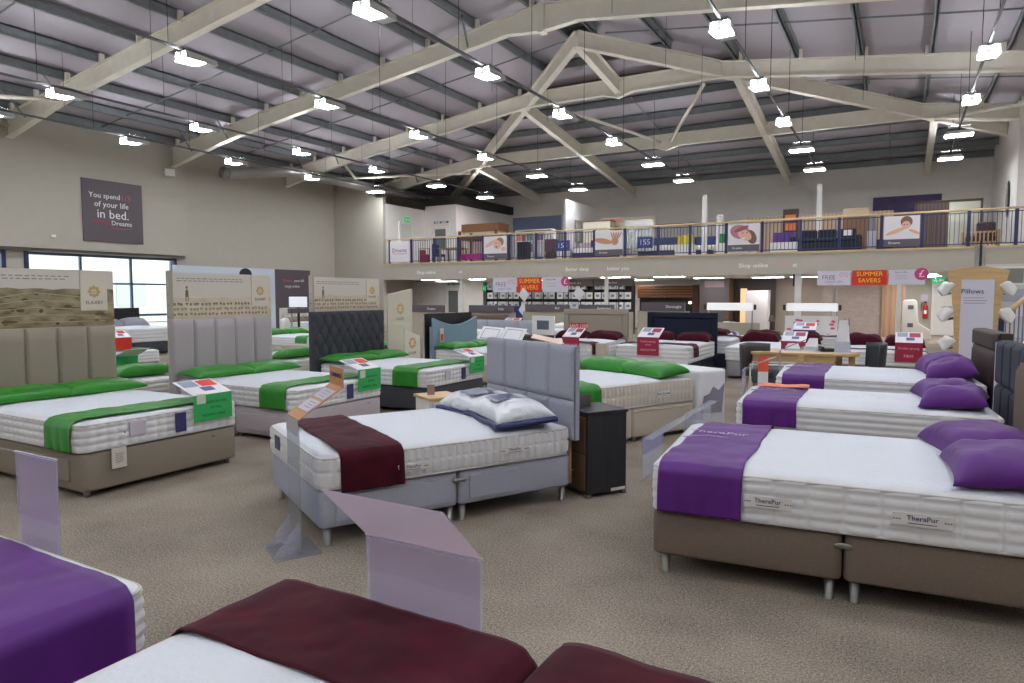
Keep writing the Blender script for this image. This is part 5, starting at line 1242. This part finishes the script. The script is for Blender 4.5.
t = thing('desk_card', 'small red and white card sign at the left edge of the desk', 'card sign', (-1.68, 10.3, 0), R(6)); bx(-.07, .07, 0, .008, .5, .72).obj('upper_card', hue((232, 88, 60)), t); bx(-.07, .07, 0, .008, .26, .5).obj('lower_card', M_card, t); bx(-.01, .01, .008, .02, 0, .5).obj('post', M_acr2, t); bx(-.1, .1, -.08, .1, 0, .006).obj('foot', M_acr2, t)

# pillow stand
PS = (1.02, 12.5, 0)
t = thing('pillow_stand', 'tall oak pillow stand with white sign, flared at the top', 'display stand', PS, R(4))
pts = [(-.30, -.02, 0), (.30, -.02, 0), (.27, -.02, .9), (.29, -.02, 1.3), (.33, -.02, 1.65), (.40, -.02, 1.98)]+[(.40-.8*k/8, -.02, 1.98+.06*math.sin(PI*k/8)) for k in range(1, 8)]+[(-.40, -.02, 1.98), (-.33, -.02, 1.65), (-.29, -.02, 1.3), (-.27, -.02, .9)]
G().prism(pts, (0, .04, 0)).obj('stand_board', M_oak, t, bevel=.004)
bx(-.205, .215, -.03, -.021, .55, 1.84).obj('sign_board', mat('sign_pale_lilac', (222, 220, 236), .4), t)
text('Pillows', .105, M_ink, t, (-.06, -.032, 1.66), FX, ext=.002)
g = G()
for k, wv in enumerate([.26, .3, .28]): g.box(-.17, -.17+wv, -.0315, -.03, 1.56-.04*k, 1.568-.04*k)
g.obj('printed_line', M_ink_g, t)
bx(-.3, .3, .02, .42, 0, .08).obj('base', M_oak, t)
for z in (.35, .8, 1.25, 1.65):
    for s_ in (-1, 1):
        g = G().tube([(s_*.24, .02, z), (s_*.36, .1, z-.03), (s_*.36, .34, z-.03), (s_*.24, .4, z)], .010, 6); g.obj('wire_arm', M_dark, t)
i = 0
for z in (.38, .83, 1.28, 1.68):
    for s_ in (-1, 1):
        o = G(); 
        pillow('pillow', 'white pillow held at the %s side of the oak pillow stand, %s from the floor' % ('left' if s_ < 0 else 'right', ['first', 'second', 'third', 'fourth'][int((z-.3)/.42)]), (PS[0]+s_*(.33 if z < 1.2 else .36), PS[1]+.12, z+.0), 0, .20, .12, .13, M_white, 101+i, (0, 48 if s_ > 0 else -48)); i += 1
# small clear stand on its top
t = thing('acrylic_pocket', 'clear upright acrylic pocket on top of the oak pillow stand', 'leaflet pocket', (1.04, 12.5, 2.045)); bx(-.07, .07, -.02, .02, 0, .3).obj('pocket', acrylic_mat('clear_pocket', (220, 220, 216), .2), t); bx(-.01, .02, -.03, -.02, 0, .38).obj('clip', M_dark, t)
# stair railing at the right edge
t = thing('stair_railing', 'rising oak stair handrail with navy posts and balusters at the right edge', 'railing', (0, 0, 0))
def sr(y): return (1.62+(y-14)*.42)
P0 = (1.50, 14.0, 1.22); P1 = (3.3, 17.0, 2.75)
G().tube([P0, P1], .04, 8).obj('handrail', M_oakrail, t, smooth=True)
for f in (0, .33, .66, 1):
    x, y, z = [lerp(P0[i], P1[i], f) for i in range(3)]; bx(x-.04, x+.04, y-.04, y+.04, 0, z).obj('post', M_navy, t)
for k in range(1, 24):
    if k % 8 == 0: continue
    f = k/24; x, y, z = [lerp(P0[i], P1[i], f) for i in range(3)]; bx(x-.01, x+.01, y-.01, y+.01, max(0, z-1.0), z).obj('baluster', mat('balustrade_blue', (84, 110, 170), .4), t)
G().hull8([(1.45, 14.0, 0), (3.3, 17.05, 0), (3.2, 17.15, 0), (1.35, 14.1, 0)], [(1.45, 14.0, .28), (3.3, 17.05, 1.8), (3.2, 17.15, 1.8), (1.35, 14.1, .28)]).obj('stringer', M_white, t)
t = thing('hatch_board', 'pale board with grey square opening at the right edge under the mezzanine fascia', 'display board', (2.2, 20.2, 0)); bx(-.45, .6, 0, .05, 1.1, 2.36).obj('board', hue((206, 200, 200)), t); bx(-.32, .42, -.01, 0, 1.85, 2.3).obj('window_frame', M_white, t); bx(-.26, .36, -.012, -.01, 1.9, 2.25).obj('dark_panel', hue((128, 130, 124)), t); bx(-.35, .6, -.012, 0, 1.45, 1.75).obj('sign_strip', hue((170, 174, 188)), t); bx(-.4, -.36, .05, .1, 0, 1.1).obj('post', M_white, t); bx(.5, .54, .05, .1, 0, 1.1).obj('post', M_white, t)

# ------------------------------------------------------------------ header signs on the bed partitions
def divider(label, x, y, w, ztop, hdr, body, m=M_board, hm=M_slate, hw=None, hx=0):
    t = thing('display_divider', label, 'display divider', (x, y, 0))
    bx(-w/2, w/2, 0, .06, 0, ztop).obj('divider_board', mat('beige_divider', (178, 168, 150), .7), t)
    if hdr:
        hw = hw or w*.8
        bx(hx-hw/2, hx+hw/2, -.05, .08, ztop+.0, ztop+hdr).obj('header_box', hm, t, bevel=.004)
        if body: text(body, hdr*.45, M_ink_w, t, (hx+hw*.25, -.053, ztop+hdr*.5), FX)
    return t
t = thing('header_bar', 'grey header bar below the white framed screen', 'sign', (-17.2, 16.3, 0), R(90)); bx(-.7, .7, -.05, .05, 1.02, 1.18).obj('bar', M_slate, t); bx(-.6, -.56, -.02, .02, 0, 1.02).obj('post', M_chrome, t); bx(.56, .6, -.02, .02, 0, 1.02).obj('post', M_chrome, t)
divider('divider with dark header at the left, in front of the white doors', -14.0, 18.4, 2.0, 1.04, .24, 'Dreams', hw=1.9)
divider('divider with dark header behind the blue headboard', -11.6, 19.0, 1.8, 1.05, .23, 'Sealy', hw=1.65)
divider('divider with dark header left of the taupe headboard', -9.45, 19.0, 1.9, 1.10, .22, 'Bed', hw=1.5, hx=-.1)
divider('divider with dark header behind the taupe headboard', -7.6, 19.0, 1.7, 1.12, .2, 'Slumberland', hw=1.1, hx=-.3)
divider('divider with dark header behind the navy headboard', -5.85, 19.0, 1.5, 1.16, .24, 'Silentnight', hw=1.25)
divider('divider with white light header behind the pale grey divan bed', -3.95, 19.5, 1.3, .85, 0, '')
divider('divider with white header behind the flowered panel', -1.85, 19.5, 1.3, .85, 0, '')
for k, (x, lab) in enumerate([(-4.0, 'white header box on posts above the blue and white bed'), (-1.95, 'white header box on posts above the red flowered panel')]):
    t = thing('header_box', lab, 'sign', (x, 19.0, 0)); bx(-.6, .6, -.05, .05, 1.2, 1.40).obj('box', mat('lit_white', (244, 244, 244), .4, emit=(255, 255, 255), es=.35), t, bevel=.005)
    for s_ in (-1, 1): bx(s_*.66-.03, s_*.66+.03, -.03, .03, 1.22, 1.36).obj('end_lamp', M_dark, t, bevel=.01); bx(s_*.58-.015, s_*.58+.015, .05, .08, 0, 1.3).obj('post', M_chrome, t)
t = thing('flowered_panel', 'white panel printed with red flowers and numbers behind the desk', 'display panel', (-1.95, 18.9, 0)); bx(-.62, .62, 0, .04, .2, 1.08).obj('panel_board', M_white, t)
for s_ in (-.55, .55): bx(s_-.02, s_+.02, .04, .08, 0, .9).obj('post', M_chrome, t)
g = G(); rnd = random.Random(5)
for k in range(16):
    x = -.55+1.1*rnd.random(); z = .5+.5*rnd.random(); g.ell((x, -.002, z), (.035+.03*rnd.random(), .003, .03), 8, 5)
g.obj('flower_print', hue((214, 84, 110)), t)
# hanging summer sale banners
def banner_row(x0, x1, y, z0, z1, nm):
    w = (x1-x0)/3
    for k in range(3):
        xc = x0+w*(k+.5)
        lab = ['white FREE credit banner left of the red sale banner ', 'red SUMMER SAVERS banner hanging ', 'white banner with pink pound coin hanging '][k]+nm
        t = thing('hanging_banner', lab, 'banner', (xc, y, (z0+z1)/2)); h = z1-z0
        bx(-w/2+.02, w/2-.02, -.01, .01, -h/2, h/2).obj('banner_board', [hue((214, 210, 222)), M_card_r, hue((214, 210, 222))][k], t)
        for s_ in (-1, 1): G().tube([(s_*w*.35, 0, h/2), (s_*w*.35, 0, 2.34-(z0+z1)/2)], .006, 4).obj('hanging_cord', M_dark, t)
        if k == 0:
            text('FREE', h*.42, M_ink_g, t, (-w*.15, -.012, h*.03), FX); text('CREDIT APR', h*.2, hue((150, 140, 180)), t, (0, -.012, -h*.28), FX); text('0%', h*.5, hue((214, 150, 200)), t, (w*.28, -.012, h*.2), FX)
        if k == 1: text('SUMMER', h*.42, M_ink_yl, t, (0, -.012, h*.24), FX); text('SAVERS', h*.42, M_ink_yl, t, (0, -.012, -h*.2), FX)
        if k == 2:
            text('Bonus offer', h*.15, M_ink, t, (-w*.15, -.012, h*.34), FX); text('interest free', h*.13, hue((214, 110, 150)), t, (-w*.15, -.012, h*.1), FX); text('on your bed', h*.13, M_ink_g, t, (-w*.15, -.012, -h*.08), FX)
            G().lathe([(.0, -.008), (.17, -.008), (.17, .0), (.0, .001)], (0, 0, 0), 28).obj('coin_disc', hue((206, 60, 130)), t, loc=(w*.38, -.014, h*.2), rot=(R(90), 0, 0)); text('£', .28, M_ink_w, t, (w*.38, -.024, h*.2), FX, ext=.002)
banner_row(-13.35, -10.2, 22.0, 1.72, 2.26, 'over the black shelves')
banner_row(-2.15, .62, 22.0, 1.9, 2.32, 'at the right under the mezzanine')

# ------------------------------------------------------------------ under the mezzanine
def shelf_unit(label, x, y, w, h, levels, cols, m=M_dark, head=None, group=None):
    t = thing('shelving_unit', label, 'shelves', (x, y, 0), 0, group); g = G()
    for k in range(cols+1): xx = -w/2+w*k/cols; g.box(xx-.02, xx+.02, 0, .4, 0, h)
    g.box(-w/2, w/2, .38, .4, 0, h); g.obj('carcass', m, t)
    for z in levels: bx(-w/2, w/2, .0, .38, z, z+.03).obj('shelf', m, t)
    if head:
        bx(-w/2, w/2, -.02, .4, h, h+.3).obj('header_board', mat('brown_header', (110, 100, 96), .6), t); text(head, .12, M_ink_w, t, (0, -.024, h+.14), FX)
    return t
LV = [.1, .55, 1.0, 1.42, 1.83]
SH = [(-16.1, 1.9, 'first black bedding shelf unit by the exit sign', None), (-14.15, 1.9, 'second black bedding shelf unit behind the sale banners', None), (-12.2, 1.9, 'third black bedding shelf unit, left of the white column', 'Pillows'), (-10.35, 1.7, 'fourth black bedding shelf unit, right of the white column', 'Bedding')]
SH = [(-15.85, 1.75, SH[0][2], None), (-14.05, 1.75, SH[1][2], None), (-12.25, 1.75, SH[2][2], 'Mattress care'), (-10.5, 1.7, SH[3][2], 'Bed linen')]
nbx = 0
for x, w, lab, hd in SH:
    shelf_unit(lab, x, 27.0, w, 2.0, LV, 3, head=hd)
    for li, z in enumerate(LV[1:]):
        for k in range(5):
            if (li*7+k*3) % 11 == 0: continue
            xx = x-w/2+w*(k+.5)/5; c = [(226, 226, 226), (214, 218, 222), (232, 230, 224), (196, 200, 212)][(k+li) % 4]
            t = thing('bedding_pack', 'pale bedding pack %s from left, %s shelf, %s black bedding unit' % (['first', 'second', 'third', 'fourth', 'fifth'][k], ['second lowest', 'middle', 'fourth', 'top'][li], lab.split()[0]), 'package', (xx, 27.15, z+.03), 0, 'bedding packs on the black shelves')
            bx(-w/12, w/12, -.12, .12, 0, .29).obj('pack', hue(c), t, bevel=.01)
            bx(-w/24, w/24, -.125, -.12, .09, .19).obj('pack_label', hue([(120, 130, 150), (90, 92, 110)][k % 2]), t)
# navy pillow dispenser stands with white diamond cards
for k, (x, y, lab) in enumerate([(-11.6, 20.6, 'tall navy stand left of the red flowered shelves'), (-10.95, 20.7, 'shorter navy stand beside the tall navy stand')]):
    t = thing('navy_stand', lab, 'display stand', (x, y, 0)); h = 1.24 if k == 0 else .95
    bx(-.45 if k == 0 else -.2, .3, -.2, .2, 0, h).obj('body', hue((40, 58, 120)), t, bevel=.02)
    if k == 0: text('Sealy', .12, M_ink_w, t, (-.1, -.203, h-.14), FX)
for k, (x, z) in enumerate([(-11.15, 1.62), (-11.15, 1.1), (-9.1, 1.66)]):
    t = thing('diamond_card', ['white diamond card hanging by the navy stand', 'lower white diamond card over the shorter navy stand', 'white diamond card hanging before the fourth shelf unit'][k], 'hanging card', (x, 20.4, z)); G().prism([(-.2, 0, .0), (.03, 0, -.24), (.22, 0, .02), (-.02, 0, .25)], (0, .02, 0)).obj('card', M_card, t); G().tube([(0, .01, .2), (0, .01, 2.6-z)], .004, 4).obj('cord', M_ink_g, t)
# wooden overhead cupboards
t = thing('wooden_cupboards', 'row of walnut striped overhead cupboards on the back wall under the mezzanine', 'cupboard', (-9.3, 30.6, 0))
wm = wave_mat('walnut_bands', (150, 100, 60), (84, 54, 36), 2.6, 'Z', .45, 2.5)
for k in range(2):
    bx(-1.35+1.3*k, -.06+1.3*k, 0, .5, 1.48, 2.05).obj('cupboard_door', wm, t, bevel=.008)
bx(1.24, 1.55, -.05, .5, 0, 2.08).obj('side_panel', hue((84, 58, 44)), t); bx(-1.35, 1.24, .3, .5, .3, 1.48).obj('dark_recess', hue((40, 32, 30)), t); bx(-1.35, 1.24, .0, .5, 0, .3).obj('base', hue((84, 58, 44)), t)
G().ell((1.05, .25, 1.28), (.06, .06, .06)).obj('spot_lamp', mat('spot_glow', (255, 240, 210), .4, emit=(255, 236, 200), es=6), t)
# dark room set with mirror lobby
t = thing('dark_room_set', 'dark grey room set with wardrobe and glowing niche under the mezzanine', 'room set', (-5.9, 28.6, 0))
bx(-1.5, -.35, .6, .66, 0, 2.32).obj('dark_panel', hue((84, 78, 78)), t); bx(-1.3, -.5, .58, .6, 1.95, 2.2).obj('sign_strip', hue((140, 110, 116)), t)
bx(-.35, 1.4, 1.6, 1.66, 0, 2.32).obj('rear_panel', hue((72, 66, 64)), t); bx(-.37, -.30, .6, 1.6, 0, 2.32).obj('return_panel', hue((108, 84, 66)), t)
bx(.0, .25, 1.5, 1.58, .2, 1.9).obj('niche', mat('niche_glow', (230, 200, 160), .5, emit=(240, 200, 150), es=.8), t)
simple('white_wardrobe', 'small white wardrobe in the dark room set under the mezzanine', 'wardrobe', (-5.0, 28.9, 0), [('body', hue((214, 206, 204)), [(-.4, .45, -.3, .3, 0, 1.8)]), ('door', hue((222, 216, 212)), [(-.38, .0, -.32, -.3, .05, 1.75)]), ('door', hue((222, 216, 212)), [(.02, .43, -.32, -.3, .05, 1.75)])])
# brick patterned panel, timber panel
t = thing('brick_panel', 'panel of pale narrow bricks under the mezzanine behind the sale banners', 'wall panel', (-1.6, 30.0, 0)); bx(-1.1, 1.05, 0, .08, 0, 2.33).obj('panel', brick_mat('pale_brick', (176, 160, 150), (160, 146, 138), (196, 184, 176), 5), t)
t = thing('taupe_panel', 'plain taupe panel left of the pale brick panel', 'wall panel', (-3.0, 30.6, 0)); bx(-1.6, .35, 0, .08, 0, 2.33).obj('panel', hue((182, 168, 154)), t)
t = thing('oak_plank_board', 'tall oak plank panel right of the pale brick panel', 'wall panel', (-.2, 29.9, 0)); bx(-.38, .38, 0, .1, 0, 2.33).obj('panel', wave_mat('oak_planks', (186, 150, 118), (162, 126, 98), 1.6, 'X', .6, 1.2), t)
t = thing('stair_lift_display', 'curved cream display column beside the oak plank panel', 'display stand', (.38, 28.6, 0))
pts = [(-.28, 0, 0), (.65, 0, 0), (.62, 0, .35), (.4, 0, .5), (.25, 0, .6), (.18, 0, 1.38), (.1, 0, 1.45), (-.2, 0, 1.45), (-.28, 0, 1.38)]
G().prism(pts, (0, .3, 0)).obj('column_body', hue((206, 200, 192)), t, bevel=.03); bx(-.1, .08, -.01, 0, 1.1, 1.25).obj('control_pad', hue((90, 84, 96)), t); bx(-.1, .08, -.01, 0, .45, .6).obj('control_pad', hue((90, 84, 96)), t)
t = thing('fire_extinguisher', 'red fire extinguisher on the wall left of the fire door', 'fire extinguisher', (.92, YF-.6, .66))
G().lathe([(.02, 0), (.085, .01), (.09, .05), (.09, .48), (.06, .56), (.025, .6), (.025, .64)], (0, 0, 0), 20).obj('cylinder', hue((190, 24, 28)), t, smooth=True); bx(-.05, .05, -.02, .02, .64, .7).obj('valve', M_dark, t); G().tube([(-.04, -.02, .66), (-.13, -.03, .6), (-.14, -.03, .3)], .012, 6).obj('hose', M_dark, t); bx(-.05, .05, -.095, -.088, .2, .35).obj('label_card', M_card, t); bx(-.02, .02, .09, .15, .2, .5).obj('wall_bracket', M_dark, t)
t = thing('notice_card', 'small pale notice above the fire extinguisher', 'sign', (.88, YF-.46, 1.5)); bx(-.12, .12, -.01, 0, -.14, .14).obj('card', hue((200, 196, 214)), t)
# small counter lamps and goods seen over the dividers
for k, (x, y, lab) in enumerate([(-1.1, 18.4, 'small dark table lamp right of the flowered panel'), (-3.1, 20.2, 'small dark lamp beside the white column')]):
    t = thing('table_lamp', lab, 'lamp', (x, y, .62)); G().lathe([(.07, 0), (.02, .02), (.02, .25)], n=10).obj('lamp_base', M_dark, t); G().lathe([(.09, .25), (.06, .42)], n=12).obj('lamp_shade', hue((110, 96, 88)), t); 
    o = bx(-.25, .25, -.2, .2, 0, .62).obj('side_table', hue((120, 96, 74)), None, loc=(x, y, 0), bevel=.01); tag(o, 'low brown side table under the '+lab, 'table')
back_bed(18, 'white bed between the dividers in front of the black shelves', (-9.0, 16.6, 0), 90, 1.5, 2.0, M_beige_f, MAR, (M_white, 'white'), None, .62, labels='the white bed before the black shelves', throw_on=False)
back_bed(19, 'brown footed bed behind the blue headboard', (-11.4, 16.4, 0), 90, 1.5, 2.0, hue((96, 72, 60)), MAR, (M_white, 'white'), hue((110, 86, 72)), .6, 1.0, 'framed', 'the brown bed behind the blue headboard', throw_on=False)
0 and back_bed(20, 'grey bed behind the low cream crest board', (-9.4, 14.0, 0), 90, 1.5, 2.0, MG, GRN, GP, MG, .6, 1.12, 'panels', 'the grey bed behind the cream crest board')
ticket('orange price ticket on the white bed before the black shelves', (-9.0, 16.6, 0), 90, .5, .7, w=.5, colr=hue((214, 70, 40)), up=.14, drop=.1, lines=[], tlen=.3, rise=.12)

# ------------------------------------------------------------------ light, world, camera
w = bpy.data.worlds.new('World'); SC.world = w; w.use_nodes = True
w.node_tree.nodes['Background'].inputs[0].default_value = (.86, .93, 1.0, 1); w.node_tree.nodes['Background'].inputs[1].default_value = 3.0
f = 680.; yaw = .517; p = math.atan(46/f)
cam = bpy.data.cameras.new('Camera'); co = bpy.data.objects.new('Camera', cam); COL.objects.link(co)
cam.sensor_width = 36; cam.lens = 36*f/1024; cam.clip_end = 200; cam.clip_start = .05
co.location = (0, 0, 1.6); co.rotation_euler = (PI/2-p, 0, yaw)
SC.camera = co
SC.view_settings.view_transform = 'Standard'; SC.view_settings.look = 'None'; SC.view_settings.gamma = 1; SC.view_settings.use_curve_mapping = False
SC.view_settings.exposure = .12
SC.cycles.use_denoising = True; SC.cycles.max_bounces = 8; SC.cycles.diffuse_bounces = 5; SC.cycles.transparent_max_bounces = 16; SC.cycles.caustics_reflective = False; SC.cycles.caustics_refractive = False; SC.cycles.sample_clamp_indirect = 6
